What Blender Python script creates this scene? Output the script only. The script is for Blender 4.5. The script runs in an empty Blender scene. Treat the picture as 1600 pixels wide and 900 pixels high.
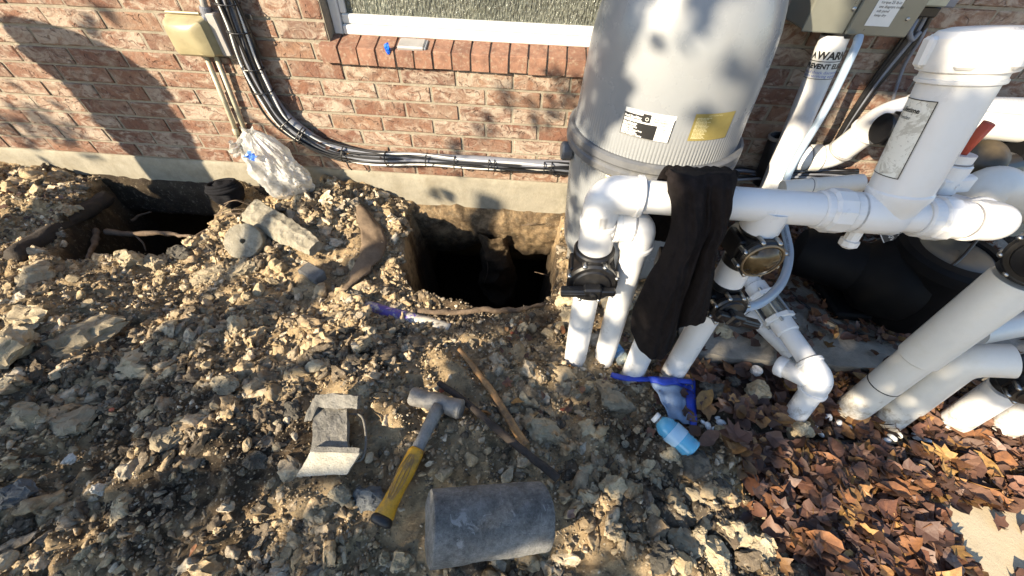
import bpy, math, random
import numpy as np
from mathutils import Vector, Matrix, noise as mnoise

random.seed(7); RS = np.random.RandomState(11)
S = bpy.context.scene
C = S.collection
rad = math.radians

# ------------------------------------------------------------------ camera, sky, sun, exposure
FPX, PITCH, ROLL, YAW = 603.0, rad(46.9), rad(2.4), rad(-2.4)
CAM = np.array([0.0, -1.84, 1.32])
cp_, sp_ = math.cos(PITCH), math.sin(PITCH)
FWD = np.array([math.sin(YAW)*cp_, math.cos(YAW)*cp_, -sp_])
RT = np.array([math.cos(YAW), -math.sin(YAW), 0.0])
UP = np.cross(RT, FWD)
R2 = math.cos(ROLL)*RT + math.sin(ROLL)*UP
U2 = -math.sin(ROLL)*RT + math.cos(ROLL)*UP
cd = bpy.data.cameras.new('camera'); cam = bpy.data.objects.new('camera', cd); C.objects.link(cam)
m = Matrix.Identity(4)
for i in range(3):
    m[i][0], m[i][1], m[i][2], m[i][3] = R2[i], U2[i], -FWD[i], CAM[i]
cam.matrix_world = m
cd.sensor_width = 36.0; cd.lens = FPX/1600*36.0; cd.clip_start = 0.02; cd.clip_end = 500
S.camera = cam

SUN_D = np.array([1.02, 1.0, -0.68]); SUN_D /= np.linalg.norm(SUN_D)      # direction the light travels
w = bpy.data.worlds.new('World'); S.world = w; w.use_nodes = True
nt = w.node_tree; nt.nodes.clear()
sky = nt.nodes.new('ShaderNodeTexSky'); sky.sky_type = 'NISHITA'; sky.sun_disc = False
sky.sun_elevation = math.asin(-SUN_D[2]); sky.sun_rotation = math.atan2(-SUN_D[0], -SUN_D[1])
sky.air_density = 1.0; sky.dust_density = 0.5; sky.ozone_density = 2.2
bg = nt.nodes.new('ShaderNodeBackground'); bg.inputs['Strength'].default_value = 0.092
wo = nt.nodes.new('ShaderNodeOutputWorld')
nt.links.new(sky.outputs[0], bg.inputs[0]); nt.links.new(bg.outputs[0], wo.inputs[0])
sl = bpy.data.lights.new('sun', 'SUN'); sl.energy = 4.2; sl.angle = rad(0.55); sl.color = (1.0, 0.85, 0.63)
so = bpy.data.objects.new('sun', sl); C.objects.link(so)
so.rotation_euler = Vector(SUN_D).to_track_quat('-Z', 'Y').to_euler(); so.location = (-8, -6, 6)
S.view_settings.view_transform = 'Standard'; S.view_settings.look = 'None'
S.view_settings.exposure = 1.75; S.view_settings.gamma = 1.0

# ------------------------------------------------------------------ layout helpers
def ray(x, y): return (x-800)/FPX*R2 + (450-y)/FPX*U2 + FWD
def onz(x, y, z=0.0):                     # point of the level z seen at x, y of the photograph
    d = ray(x, y); return CAM + d*(z-CAM[2])/d[2]
def ony(x, y, Y=0.0):                     # point of the upright plane Y
    d = ray(x, y); return CAM + d*(Y-CAM[1])/d[1]
def sstep(a, b, x):
    t = np.clip((x-a)/(b-a), 0, 1); return t*t*(3-2*t)
def hsh(ix, iy, s):
    v = np.sin(ix*127.1 + iy*311.7 + s*74.7)*43758.5453
    return v - np.floor(v)
def vn(x, y, s=0):
    ix, iy = np.floor(x), np.floor(y); fx, fy = x-ix, y-iy
    fx = fx*fx*(3-2*fx); fy = fy*fy*(3-2*fy)
    a = hsh(ix, iy, s); b = hsh(ix+1, iy, s); c = hsh(ix, iy+1, s); d = hsh(ix+1, iy+1, s)
    return (a*(1-fx)+b*fx)*(1-fy) + (c*(1-fx)+d*fx)*fy - 0.5
def g2(X, Y, x, y, sx, sy): return np.exp(-((X-x)/sx)**2 - ((Y-y)/sy)**2)
def poly_sd(X, Y, P):                     # signed distance, negative inside
    X = np.asarray(X, float); Y = np.asarray(Y, float)
    d = np.full(X.shape, 1e9); ins = np.zeros(X.shape, bool)
    n = len(P)
    for i in range(n):
        ax, ay = P[i]; bx, by = P[(i+1) % n]
        ex, ey = bx-ax, by-ay
        t = np.clip(((X-ax)*ex+(Y-ay)*ey)/(ex*ex+ey*ey+1e-12), 0, 1)
        d = np.minimum(d, (X-ax-t*ex)**2+(Y-ay-t*ey)**2)
        c = ((ay > Y) != (by > Y)) & (X < ex*(Y-ay)/(ey+1e-12)+ax)
        ins ^= c
    d = np.sqrt(d); return np.where(ins, -d, d)

# outlines of the two dug holes, in metres on the ground
HOLE_R = [(-.66, .2), (-.66, -.18), (-.63, -.36), (-.57, -.56), (-.50, -.68), (-.34, -.735), (-.10, -.74), (.06, -.70), (.135, -.62), (.17, -.42), (.17, .2)]
HOLE_L = [(-2.50, .2), (-1.75, .2), (-1.68, -.21), (-1.64, -.39), (-1.68, -.51), (-1.81, -.58), (-1.98, -.63), (-2.12, -.69), (-2.22, -.68), (-2.33, -.44), (-2.46, -.12)]

def hsmooth(X, Y):
    h = 0.085*g2(X, Y, -.15, -1.5, .95, .42)*sstep(.98, .62, X)
    h = h + 0.045*sstep(.95, .6, X)*sstep(-.75, -1.1, Y)
    h = h + 0.13*g2(X, Y, -1.12, -.12, .26, .30)
    h = h + 0.07*g2(X, Y, -2.95, -.2, .4, .4) + .05*sstep(-1.5, -2.1, X)
    h = h + 0.03*g2(X, Y, -.85, -.45, .2, .25)
    h = h - 0.03*g2(X, Y, -.2, -.0, .5, .12)
    h = h + 0.03*sstep(.1, .3, X)*sstep(-1.0, -.8, Y)
    return h
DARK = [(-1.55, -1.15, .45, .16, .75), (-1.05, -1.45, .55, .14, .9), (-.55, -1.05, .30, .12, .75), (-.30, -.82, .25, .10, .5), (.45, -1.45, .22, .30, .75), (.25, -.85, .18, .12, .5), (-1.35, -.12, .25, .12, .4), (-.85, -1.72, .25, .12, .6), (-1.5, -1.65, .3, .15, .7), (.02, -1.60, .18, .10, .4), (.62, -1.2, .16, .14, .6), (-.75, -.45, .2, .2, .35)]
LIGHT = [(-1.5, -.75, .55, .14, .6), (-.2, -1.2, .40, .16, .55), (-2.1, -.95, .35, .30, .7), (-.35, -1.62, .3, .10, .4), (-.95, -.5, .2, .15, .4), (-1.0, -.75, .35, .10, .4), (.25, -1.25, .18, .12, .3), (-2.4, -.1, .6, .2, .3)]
def earth(X, Y):                          # 0 dry tan clay ... 1 dark wet earth; also paints shade in holes, under leaves
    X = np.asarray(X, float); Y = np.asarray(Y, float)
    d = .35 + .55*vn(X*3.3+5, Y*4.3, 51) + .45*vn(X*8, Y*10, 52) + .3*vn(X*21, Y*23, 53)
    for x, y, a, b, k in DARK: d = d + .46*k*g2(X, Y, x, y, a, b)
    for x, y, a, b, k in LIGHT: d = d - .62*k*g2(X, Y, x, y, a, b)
    d = d + .45*sstep(.03, -.05, poly_sd(X, Y, HOLE_R)) + .95*sstep(.03, -.03, poly_sd(X, Y, HOLE_L))  # soil inside the holes darkened, shade painted into its tone
    return np.clip(d + .8*sstep(.0, .12, X - np.interp(Y, [-2.7, -1.7, -1.5, -1.3, -1.12, -1.02, -.9], [.93, .86, .80, .70, .62, .60, .60])), 0, 1)  # gap shade between the leaves painted into the soil past the leaf line
FLAT = []
for a_, b_, r_ in (((683, 640), (597, 812), .05), ((643, 618), (722, 640), .05), ((665, 822), (852, 806), .12), ((505, 625), (515, 735), .10), ((718, 546), (822, 696), .035), ((686, 598), (872, 747), .035), ((1026, 653), (1082, 702), .06), ((1030, 600), (1070, 650), .08), ((572, 480), (704, 516), .06), ((402, 335), (488, 385), .10), ((385, 378), (386, 379), .10), ((488, 428), (489, 429), .06), ((575, 330), (560, 430), .08), ((612, 478), (850, 476), .05)):
    p_, q_ = onz(*a_, .07), onz(*b_, .07); FLAT.append((p_[0], p_[1], q_[0], q_[1], r_))
def hfull(X, Y, pits=True):
    X = np.asarray(X, float); Y = np.asarray(Y, float)
    h = hsmooth(X, Y)
    rough = 0.45 + 0.55*sstep(1.0, .7, X)
    for fx0, fy0, fx1, fy1, fr in FLAT:      # trodden or pressed flat under what lies there
        ex_, ey_ = fx1-fx0, fy1-fy0; t_ = np.clip(((X-fx0)*ex_+(Y-fy0)*ey_)/(ex_*ex_+ey_*ey_+1e-9), 0, 1)
        rough = rough*(1 - .85*np.exp(-((X-fx0-t_*ex_)**2+(Y-fy0-t_*ey_)**2)/fr**2))
    h = h + rough*(.07*vn(X*3.1, Y*3.1, 1) + .055*vn(X*8, Y*9, 2) + .075*np.maximum(0, vn(X*14, Y*17, 3)) + .030*np.abs(vn(X*29+3, Y*31, 6)) + .018*vn(X*47, Y*50, 4) + .010*vn(X*95, Y*98, 5))
    if pits:
        jit = .03*vn(X*9, Y*9, 8) + .015*vn(X*25, Y*25, 9)
        d = poly_sd(X, Y, HOLE_R) + jit
        s = sstep(.012, -.075, d); h = h*(1-s) + (-1.02 + .1*vn(X*6, Y*6, 10))*s
        d = poly_sd(X, Y, HOLE_L) + jit
        s = sstep(.015, -.085, d); h = h*(1-s) + (-.80 + .12*vn(X*8, Y*8, 11))*s
    return h
def gp(x, y, up=0.0):                     # point of the uneven ground seen at x, y
    z = 0.05
    for _ in range(12):
        p = onz(x, y, z); z = .5*z + .5*(float(hsmooth(p[0], p[1])) + up)
    p = onz(x, y, z); return np.array([p[0], p[1], z])

# ------------------------------------------------------------------ object helpers
OFF = {}
def link_mesh(name, me, parent=None, loc=None):
    o = bpy.data.objects.new(name, me); C.objects.link(o)
    if parent is not None: o.parent = parent
    if loc is not None: o.location = loc
    return o
def root_off(parent):
    return OFF.get(parent.name, np.zeros(3)) if parent is not None else np.zeros(3)
def obj(name, geo, mat, parent=None, smooth=False, col=None):
    """one mesh object out of world coordinates (verts, faces); lists of them are joined"""
    if isinstance(geo, list):
        V, F = [], []; n = 0
        for v, f in geo:
            V.extend([tuple(p) for p in v]); F.extend([tuple(i+n for i in q) for q in f]); n += len(v)
    else: V, F = geo
    off = root_off(parent)
    V = np.asarray(V, float) - off
    me = bpy.data.meshes.new(name); me.from_pydata(V.tolist(), [], [tuple(f) for f in F]); me.update()
    if mat: me.materials.append(mat)
    if smooth: me.polygons.foreach_set('use_smooth', [True]*len(me.polygons))
    o = link_mesh(name, me, parent)
    if parent is not None: OFF[o.name] = off
    return o
def sharp(o, ang=35):
    me = o.data
    try:
        me.set_sharp_from_angle(angle=rad(ang))
    except Exception: pass
    return o
def tag(o, label, cat, group=None):
    o['label'] = label; o['category'] = cat
    if group: o['group'] = group
    return o
def kind(o, k): o['kind'] = k; return o
def thing(name, label, cat, loc=(0, 0, 0), group=None):
    o = bpy.data.objects.new(name, None); C.objects.link(o); o.empty_display_size = .05
    o.location = tuple(float(v) for v in loc); OFF[o.name] = np.array([float(v) for v in loc])
    return tag(o, label, cat, group)
def big_mesh(name, V, F, mat, col=None, smooth=False):      # numpy arrays, all faces alike
    me = bpy.data.meshes.new(name); nv, nf, k = len(V), len(F), F.shape[1]
    me.vertices.add(nv); me.vertices.foreach_set('co', V.astype(np.float32).ravel())
    me.loops.add(nf*k); me.loops.foreach_set('vertex_index', F.astype(np.int32).ravel())
    me.polygons.add(nf); me.polygons.foreach_set('loop_start', np.arange(0, nf*k, k, dtype=np.int32))
    if smooth: me.polygons.foreach_set('use_smooth', np.ones(nf, bool))
    me.update(calc_edges=True)
    if col is not None:
        a = me.color_attributes.new('Col', 'FLOAT_COLOR', 'POINT'); a.data.foreach_set('color', col.astype(np.float32).ravel())
    me.materials.append(mat)
    return link_mesh(name, me)

# ------------------------------------------------------------------ shapes
def nrm(v): v = np.asarray(v, float); return v/np.linalg.norm(v)
def frame(d):
    d = nrm(d); a = np.array([0, 0, 1.]) if abs(d[2]) < .9 else np.array([1., 0, 0])
    u = nrm(np.cross(a, d)); return u, np.cross(d, u), d
def box(x0, x1, y0, y1, z0, z1, bev=0.0):
    if bev <= 0:
        V = [(x, y, z) for z in (z0, z1) for y in (y0, y1) for x in (x0, x1)]
        return V, [(0, 2, 3, 1), (4, 5, 7, 6), (0, 1, 5, 4), (2, 6, 7, 3), (0, 4, 6, 2), (1, 3, 7, 5)]
    b = bev; V = []; idx = {}
    for ix, x in enumerate((x0, x1)):
        for iy, y in enumerate((y0, y1)):
            for iz, z in enumerate((z0, z1)):
                sx, sy, sz = (1-2*ix)*b, (1-2*iy)*b, (1-2*iz)*b
                for k, p in enumerate(((x, y+sy, z+sz), (x+sx, y, z+sz), (x+sx, y+sy, z))):
                    idx[ix, iy, iz, k] = len(V); V.append(p)
    I = lambda a, b_, c, k: idx[a, b_, c, k]; F = []
    F += [(I(0,0,0,0), I(0,0,1,0), I(0,1,1,0), I(0,1,0,0)), (I(1,0,0,0), I(1,1,0,0), I(1,1,1,0), I(1,0,1,0))]
    F += [(I(0,0,0,1), I(1,0,0,1), I(1,0,1,1), I(0,0,1,1)), (I(0,1,0,1), I(0,1,1,1), I(1,1,1,1), I(1,1,0,1))]
    F += [(I(0,0,0,2), I(0,1,0,2), I(1,1,0,2), I(1,0,0,2)), (I(0,0,1,2), I(1,0,1,2), I(1,1,1,2), I(0,1,1,2))]
    for a in (0, 1):
        for c in (0, 1):
            F += [(I(0,a,c,1), I(1,a,c,1), I(1,a,c,2), I(0,a,c,2))]
            F += [(I(a,0,c,0), I(a,1,c,0), I(a,1,c,2), I(a,0,c,2))]
            F += [(I(a,c,0,0), I(a,c,1,0), I(a,c,1,1), I(a,c,0,1))]
            for d in (0, 1): F += [(I(a,c,d,0), I(a,c,d,1), I(a,c,d,2))]
    return V, F
def obox(c, ax, ay, az, hx, hy, hz, bev=0.0):        # oriented box
    V, F = box(-hx, hx, -hy, hy, -hz, hz, bev)
    c = np.asarray(c, float); ax, ay, az = nrm(ax), nrm(ay), nrm(az)
    return [tuple(c + v[0]*ax + v[1]*ay + v[2]*az) for v in V], F
def fillet(P, r, k=7):
    P = [np.asarray(p, float) for p in P]; out = [P[0]]
    for i in range(1, len(P)-1):
        a, b, c = P[i-1], P[i], P[i+1]
        rr = min(r, .49*np.linalg.norm(a-b), .49*np.linalg.norm(c-b))
        p, q = b + nrm(a-b)*rr, b + nrm(c-b)*rr
        for t in np.linspace(0, 1, k): out.append((1-t)**2*p + 2*t*(1-t)*b + t*t*q)
    out.append(P[-1]); return out
def smooth_path(P, k=8):                              # Catmull-Rom
    P = [np.asarray(p, float) for p in P]; Q = [2*P[0]-P[1]] + P + [2*P[-1]-P[-2]]; out = []
    for i in range(1, len(Q)-2):
        for t in np.linspace(0, 1, k, endpoint=False):
            a, b, c, d = Q[i-1], Q[i], Q[i+1], Q[i+2]
            out.append(.5*(2*b + (c-a)*t + (2*a-5*b+4*c-d)*t*t + (3*b-a-3*c+d)*t**3))
    out.append(P[-1]); return out
def tube(P, r, n=20, cap=True, squash=1.0):
    P = [np.asarray(p, float) for p in P]; m_ = len(P)
    R = [r]*m_ if np.isscalar(r) else list(r)
    T = []
    for i in range(m_):
        t = P[min(i+1, m_-1)] - P[max(i-1, 0)]; T.append(nrm(t) if np.linalg.norm(t) > 1e-9 else (T[-1] if T else np.array([0, 0, 1.])))
    u, v, _ = frame(T[0]); V = []; F = []
    for i in range(m_):
        u = nrm(u - T[i]*np.dot(u, T[i])); v = np.cross(T[i], u)
        for j in range(n):
            a = 2*math.pi*j/n; V.append(P[i] + R[i]*(math.cos(a)*u + squash*math.sin(a)*v))
    for i in range(m_-1):
        for j in range(n):
            k = (j+1) % n; F.append((i*n+j, i*n+k, (i+1)*n+k, (i+1)*n+j))
    if cap: F.append(tuple(range(n-1, -1, -1))); F.append(tuple(range((m_-1)*n, m_*n)))
    return V, F
def lathe(prof, o=(0, 0, 0), d=(0, 0, 1), n=28, cap=True):   # prof: (radius, distance along d)
    o = np.asarray(o, float); u, v, d = frame(d); V = []; F = []; m_ = len(prof)
    for r, h in prof:
        for j in range(n):
            a = 2*math.pi*j/n; V.append(o + h*d + r*(math.cos(a)*u + math.sin(a)*v))
    for i in range(m_-1):
        for j in range(n):
            k = (j+1) % n; F.append((i*n+j, i*n+k, (i+1)*n+k, (i+1)*n+j))
    if cap: F.append(tuple(range(n-1, -1, -1))); F.append(tuple(range((m_-1)*n, m_*n)))
    return V, F
def ring(c, d, r, h, b=.004, n=28):                   # a collar with softened edges, centred on c
    return lathe([(r-b, -h/2), (r, -h/2+b), (r, h/2-b), (r-b, h/2)], c, d, n)
def ball(c, r, n=8, m_=5):
    return lathe([(max(1e-4, r*math.sin(math.pi*i/m_)), -r*math.cos(math.pi*i/m_)) for i in range(m_+1)], c, (0, 0, 1), n, False)
def ico(sub):
    t = (1+5**.5)/2
    V = [(-1,t,0),(1,t,0),(-1,-t,0),(1,-t,0),(0,-1,t),(0,1,t),(0,-1,-t),(0,1,-t),(t,0,-1),(t,0,1),(-t,0,-1),(-t,0,1)]
    V = [nrm(v) for v in V]
    F = [(0,11,5),(0,5,1),(0,1,7),(0,7,10),(0,10,11),(1,5,9),(5,11,4),(11,10,2),(10,7,6),(7,1,8),(3,9,4),(3,4,2),(3,2,6),(3,6,8),(3,8,9),(4,9,5),(2,4,11),(6,2,10),(8,6,7),(9,8,1)]
    for _ in range(sub):
        mid = {}; G = []
        def mp(a, b):
            k = (min(a, b), max(a, b))
            if k not in mid: mid[k] = len(V); V.append(nrm(V[a]+V[b]))
            return mid[k]
        for a, b, c in F:
            x, y, z = mp(a, b), mp(b, c), mp(c, a); G += [(a, x, z), (b, y, x), (c, z, y), (x, y, z)]
        F = G
    return np.array(V), np.array(F)
ICO = {k: ico(k) for k in range(5)}
def stone(seed, sub=1, cuts=9, sc=(1, .8, .62), nz=0.0, lo=.5, hi=.9):
    rs = np.random.RandomState(seed); V, F = ICO[sub]; V = V.copy()
    for _ in range(cuts):
        n = nrm(rs.normal(size=3)); d = rs.uniform(lo, hi)
        k = np.maximum(0, V@n - d); V = V - k[:, None]*n
    if nz:
        for i in range(len(V)):
            V[i] += nz*Vector(mnoise.noise_vector(Vector(V[i]*2.7)+Vector((seed, 0, 0)))).normalized().length*np.array(mnoise.noise_vector(Vector(V[i]*2.7)+Vector((seed*3.1, 0, 0))))
            V[i] += .45*nz*np.array(mnoise.noise_vector(Vector(V[i]*7)+Vector((seed*1.7, 0, 0))))
    return V*np.array(sc), F
def rotm(rs):
    q = nrm(rs.normal(size=4)); w_, x, y, z = q
    return np.array([[1-2*(y*y+z*z), 2*(x*y-z*w_), 2*(x*z+y*w_)], [2*(x*y+z*w_), 1-2*(x*x+z*z), 2*(y*z-x*w_)], [2*(x*z-y*w_), 2*(y*z+x*w_), 1-2*(x*x+y*y)]])

# ------------------------------------------------------------------ materials
class N:
    def __init__(s, name):
        s.m = bpy.data.materials.new(name); s.m.use_nodes = True; s.t = s.m.node_tree
        s.t.nodes.clear(); s.out = s.t.nodes.new('ShaderNodeOutputMaterial')
        s.b = s.t.nodes.new('ShaderNodeBsdfPrincipled'); s.t.links.new(s.b.outputs[0], s.out.inputs[0])
    def n(s, typ, **kw):
        x = s.t.nodes.new('ShaderNode'+typ)
        for k, v in kw.items(): setattr(x, k, v)
        return x
    def l(s, a, b): s.t.links.new(a, b)
    def coord(s, kind_='Object'):
        return s.n('TexCoord').outputs[kind_] if kind_ != 'World' else s.n('NewGeometry').outputs['Position']
    def scale(s, src, sc):
        mp = s.n('Mapping'); s.l(src, mp.inputs[0]); mp.inputs['Scale'].default_value = sc; return mp.outputs[0]
    def noise(s, src, sc, det=4, rough=.6, dist=0.0):
        x = s.n('TexNoise'); s.l(src, x.inputs['Vector']); x.inputs['Scale'].default_value = sc
        x.inputs['Detail'].default_value = det; x.inputs['Roughness'].default_value = rough; x.inputs['Distortion'].default_value = dist
        return x.outputs['Fac']
    def vor(s, src, sc, feat='F1', out='Distance'):
        x = s.n('TexVoronoi', feature=feat); s.l(src, x.inputs['Vector']); x.inputs['Scale'].default_value = sc; return x.outputs[out]
    def ramp(s, fac, stops, interp='LINEAR'):
        x = s.n('ValToRGB'); s.l(fac, x.inputs[0]); cr = x.color_ramp; cr.interpolation = interp
        while len(cr.elements) < len(stops): cr.elements.new(.5)
        for e, (p, c) in zip(cr.elements, stops):
            e.position = p; e.color = (*c, 1) if isinstance(c, (tuple, list)) else (c, c, c, 1)
        return x.outputs[0]
    def mix(s, fac, a, b, mode='MIX'):
        x = s.n('Mix', data_type='RGBA', blend_type=mode)
        for inp, v in ((x.inputs[0], fac), (x.inputs[6], a), (x.inputs[7], b)):
            if hasattr(v, 'is_output'): s.l(v, inp)
            elif isinstance(v, (tuple, list)): inp.default_value = (*v, 1)
            else: inp.default_value = v
        return x.outputs[2]
    def math(s, op, a, b=0.0):
        x = s.n('Math', operation=op)
        for i, v in enumerate((a, b)):
            if hasattr(v, 'is_output'): s.l(v, x.inputs[i])
            else: x.inputs[i].default_value = v
        return x.outputs[0]
    def base(s, c):
        if hasattr(c, 'is_output'): s.l(c, s.b.inputs['Base Color'])
        else: s.b.inputs['Base Color'].default_value = (*c, 1)
    def set(s, **kw):
        for k, v in kw.items():
            k = k.replace('_', ' ')
            if hasattr(v, 'is_output'): s.l(v, s.b.inputs[k])
            else: s.b.inputs[k].default_value = v
        return s
    def bump(s, h, st=.5, d=.01, prev=None):
        x = s.n('Bump'); s.l(h, x.inputs['Height']); x.inputs['Strength'].default_value = st; x.inputs['Distance'].default_value = d
        if prev is not None: s.l(prev, x.inputs['Normal'])
        s.l(x.outputs[0], s.b.inputs['Normal']); return x.outputs[0]
    def rnd(s): return s.n('ObjectInfo').outputs['Random']
MAT = {}
def plain(name, c, rough=.5, metal=0.0, var=.12, nsc=18, bump=0.0, bsc=80, spec=.5, dirt=None, dsc=7, damt=.5):
    """painted / moulded surface with faint mottling, optional shaped dirt"""
    a = N(name); co = a.coord('World')
    f = a.noise(co, nsc, 5, .65)
    lo = tuple(x*(1-var) for x in c); hi = tuple(min(1, x*(1+var)) for x in c)
    col = a.ramp(f, [(.3, lo), (.7, hi)])
    if dirt is not None:
        d = a.ramp(a.noise(co, dsc, 8, .72), [(.5, 0.0), (.68, 1.0)])
        col = a.mix(a.math('MULTIPLY', d, damt), col, dirt)
    a.base(col); a.set(Roughness=a.math('ADD', a.math('MULTIPLY', f, .2), rough-.1), Metallic=metal, Specular_IOR_Level=spec)
    if bump: a.bump(a.noise(co, bsc, 6, .7), bump, .006)
    if name.endswith('_pvc'):             # mud splashed up from the dug soil
        sx = a.n('SeparateXYZ'); a.l(co, sx.inputs[0]); mr = a.n('MapRange'); a.l(sx.outputs[2], mr.inputs[0])
        mr.inputs[1].default_value = .02; mr.inputs[2].default_value = .30; mr.inputs[3].default_value = .30; mr.inputs[4].default_value = -.12
        sp = a.ramp(a.math('ADD', a.noise(co, 38, 8, .75), mr.outputs[0]), [(.66, 0.0), (.82, .7)]); a.base(a.mix(sp, col, (.22, .17, .105)))
    MAT[name] = a.m; return a.m

def m_brick():
    a = N('brick_clay'); ob = a.coord('Object'); r = a.rnd()
    sh = a.n('CombineXYZ'); a.l(a.math('MULTIPLY', r, 37.0), sh.inputs[0]); a.l(a.math('MULTIPLY', r, 91.0), sh.inputs[2])
    v = a.n('VectorMath', operation='ADD'); a.l(ob, v.inputs[0]); a.l(sh.outputs[0], v.inputs[1]); co = v.outputs[0]
    red = a.ramp(r, [(0, (.185, .088, .055)), (.25, (.235, .125, .078)), (.5, (.165, .078, .052)), (.72, (.265, .155, .098)), (.9, (.13, .068, .050)), (1, (.225, .115, .073))])
    n1 = a.noise(co, 22, 6, .7, .5)
    red = a.mix(a.ramp(n1, [(.35, 0.0), (.7, .75)]), red, (.105, .060, .048))
    red = a.mix(a.ramp(a.noise(co, 9, 5, .65, .8), [(.45, 0.0), (.66, .7)]), red, (.26, .195, .145))
    sm = a.noise(a.scale(co, (1, 1, 1.7)), 13, 7, .68, 1.2)          # pale lime smear
    k = a.math('ADD', a.math('MULTIPLY', a.math('FRACT', a.math('MULTIPLY', r, 7.13)), .17), -.03)
    smr = a.ramp(a.math('ADD', sm, k), [(.52, 0.0), (.68, .68)])
    col = a.mix(smr, red, (.41, .35, .28))
    # curled finger marks pressed in the face
    wv = a.n('TexVoronoi', feature='DISTANCE_TO_EDGE'); a.l(a.scale(co, (1, 1, 1.3)), wv.inputs[0]); wv.inputs['Scale'].default_value = 17
    nv = a.n('TexNoise'); a.l(co, nv.inputs[0]); nv.inputs['Scale'].default_value = 15; nv.inputs['Distortion'].default_value = 2.0
    ed = a.n('TexWave', wave_type='RINGS', rings_direction='SPHERICAL'); a.l(co, ed.inputs[0]); ed.inputs['Scale'].default_value = 6; ed.inputs['Distortion'].default_value = 9; ed.inputs['Detail'].default_value = 3; ed.inputs['Detail Scale'].default_value = 2.2
    ln = a.ramp(ed.outputs['Fac'], [(.0, 0.0), (.07, 1.0)])
    msk = a.ramp(nv.outputs['Fac'], [(.48, 1.0), (.56, 0.0)])
    ln2 = a.math('MAXIMUM', ln, msk)
    col = a.mix(a.math('MULTIPLY', a.math('SUBTRACT', 1.0, ln2), .6), col, (.10, .060, .045))
    a.base(col); a.set(Roughness=.85, Specular_IOR_Level=.25)
    b1 = a.bump(a.noise(co, 90, 6, .75), .55, .006)
    b2 = a.bump(a.math('ADD', a.math('MULTIPLY', ln2, .5), a.math('ADD', a.math('MULTIPLY', smr, .25), n1)), .8, .008, b1)
    return a.m
def m_mortar():
    a = N('mortar'); co = a.coord('World')
    a.base(a.ramp(a.noise(co, 30, 6, .7), [(.3, (.20, .175, .135)), (.7, (.31, .275, .215))])); a.set(Roughness=.95, Specular_IOR_Level=.15)
    a.bump(a.noise(co, 160, 6, .75), .6, .006); return a.m
def m_sillbrick():
    a = N('sill_brick_clay'); ob = a.coord('World'); r = a.rnd()
    c = a.ramp(r, [(0, (.22, .115, .075)), (.5, (.275, .15, .10)), (1, (.19, .10, .068))])
    c = a.mix(a.ramp(a.noise(ob, 25, 6, .7), [(.42, 0.0), (.68, .8)]), c, (.12, .062, .045))
    c = a.mix(a.ramp(a.noise(ob, 60, 5, .7), [(.52, 0.0), (.66, .6)]), c, (.33, .26, .19))
    a.base(c); a.set(Roughness=.8, Specular_IOR_Level=.3); a.bump(a.noise(ob, 120, 6, .7), .4, .005); return a.m
def m_concrete(name, c1, c2, dirt=(.12, .1, .07), sc=14, bs=.5, da=.5):
    a = N(name); co = a.coord('World')
    col = a.ramp(a.noise(co, sc, 8, .7), [(.3, c1), (.7, c2)])
    col = a.mix(a.math('MULTIPLY', a.ramp(a.noise(co, 5, 8, .75), [(.5, 0.0), (.7, 1.0)]), da), col, dirt)
    sp = a.ramp(a.vor(co, 160), [(.0, 1.0), (.16, 0.0)])
    col = a.mix(a.math('MULTIPLY', sp, .5), col, tuple(x*.45 for x in c1))
    a.base(col); a.set(Roughness=.93, Specular_IOR_Level=.2)
    b = a.bump(a.noise(co, 45, 8, .75), bs, .012); a.bump(a.noise(co, 260, 4, .7), bs, .004, b); return a.m
def m_soil():
    a = N('dug_soil'); co = a.coord('World')
    at = a.n('Attribute', attribute_name='Col'); sc = a.n('SeparateColor'); a.l(at.outputs['Color'], sc.inputs[0])
    f = a.math('ADD', sc.outputs[0], a.math('MULTIPLY', a.math('SUBTRACT', a.noise(co, 9, 8, .7), .5), .9))
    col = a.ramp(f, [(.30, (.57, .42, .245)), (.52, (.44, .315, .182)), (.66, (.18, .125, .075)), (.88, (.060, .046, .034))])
    col = a.mix(a.ramp(a.noise(co, 14, 8, .75), [(.38, .7), (.55, 0.0)]), col, (.095, .075, .050))
    col = a.mix(a.ramp(a.noise(co, 40, 8, .78), [(.55, 0.0), (.70, .75)]), col, (.48, .41, .29))
    # darkened with depth: the shade of the cuts put into the soil colour
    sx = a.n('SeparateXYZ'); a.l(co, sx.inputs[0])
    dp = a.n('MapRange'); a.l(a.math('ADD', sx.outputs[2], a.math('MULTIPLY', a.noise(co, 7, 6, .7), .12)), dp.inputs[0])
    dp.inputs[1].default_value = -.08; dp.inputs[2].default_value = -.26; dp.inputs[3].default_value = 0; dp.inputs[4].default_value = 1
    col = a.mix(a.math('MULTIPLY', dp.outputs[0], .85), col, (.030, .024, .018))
    a.base(col); a.set(Roughness=.97, Specular_IOR_Level=.12)
    b = a.bump(a.noise(co, 30, 10, .78), .9, .03); a.bump(a.noise(co, 140, 8, .8), .9, .012, b); return a.m
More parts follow.
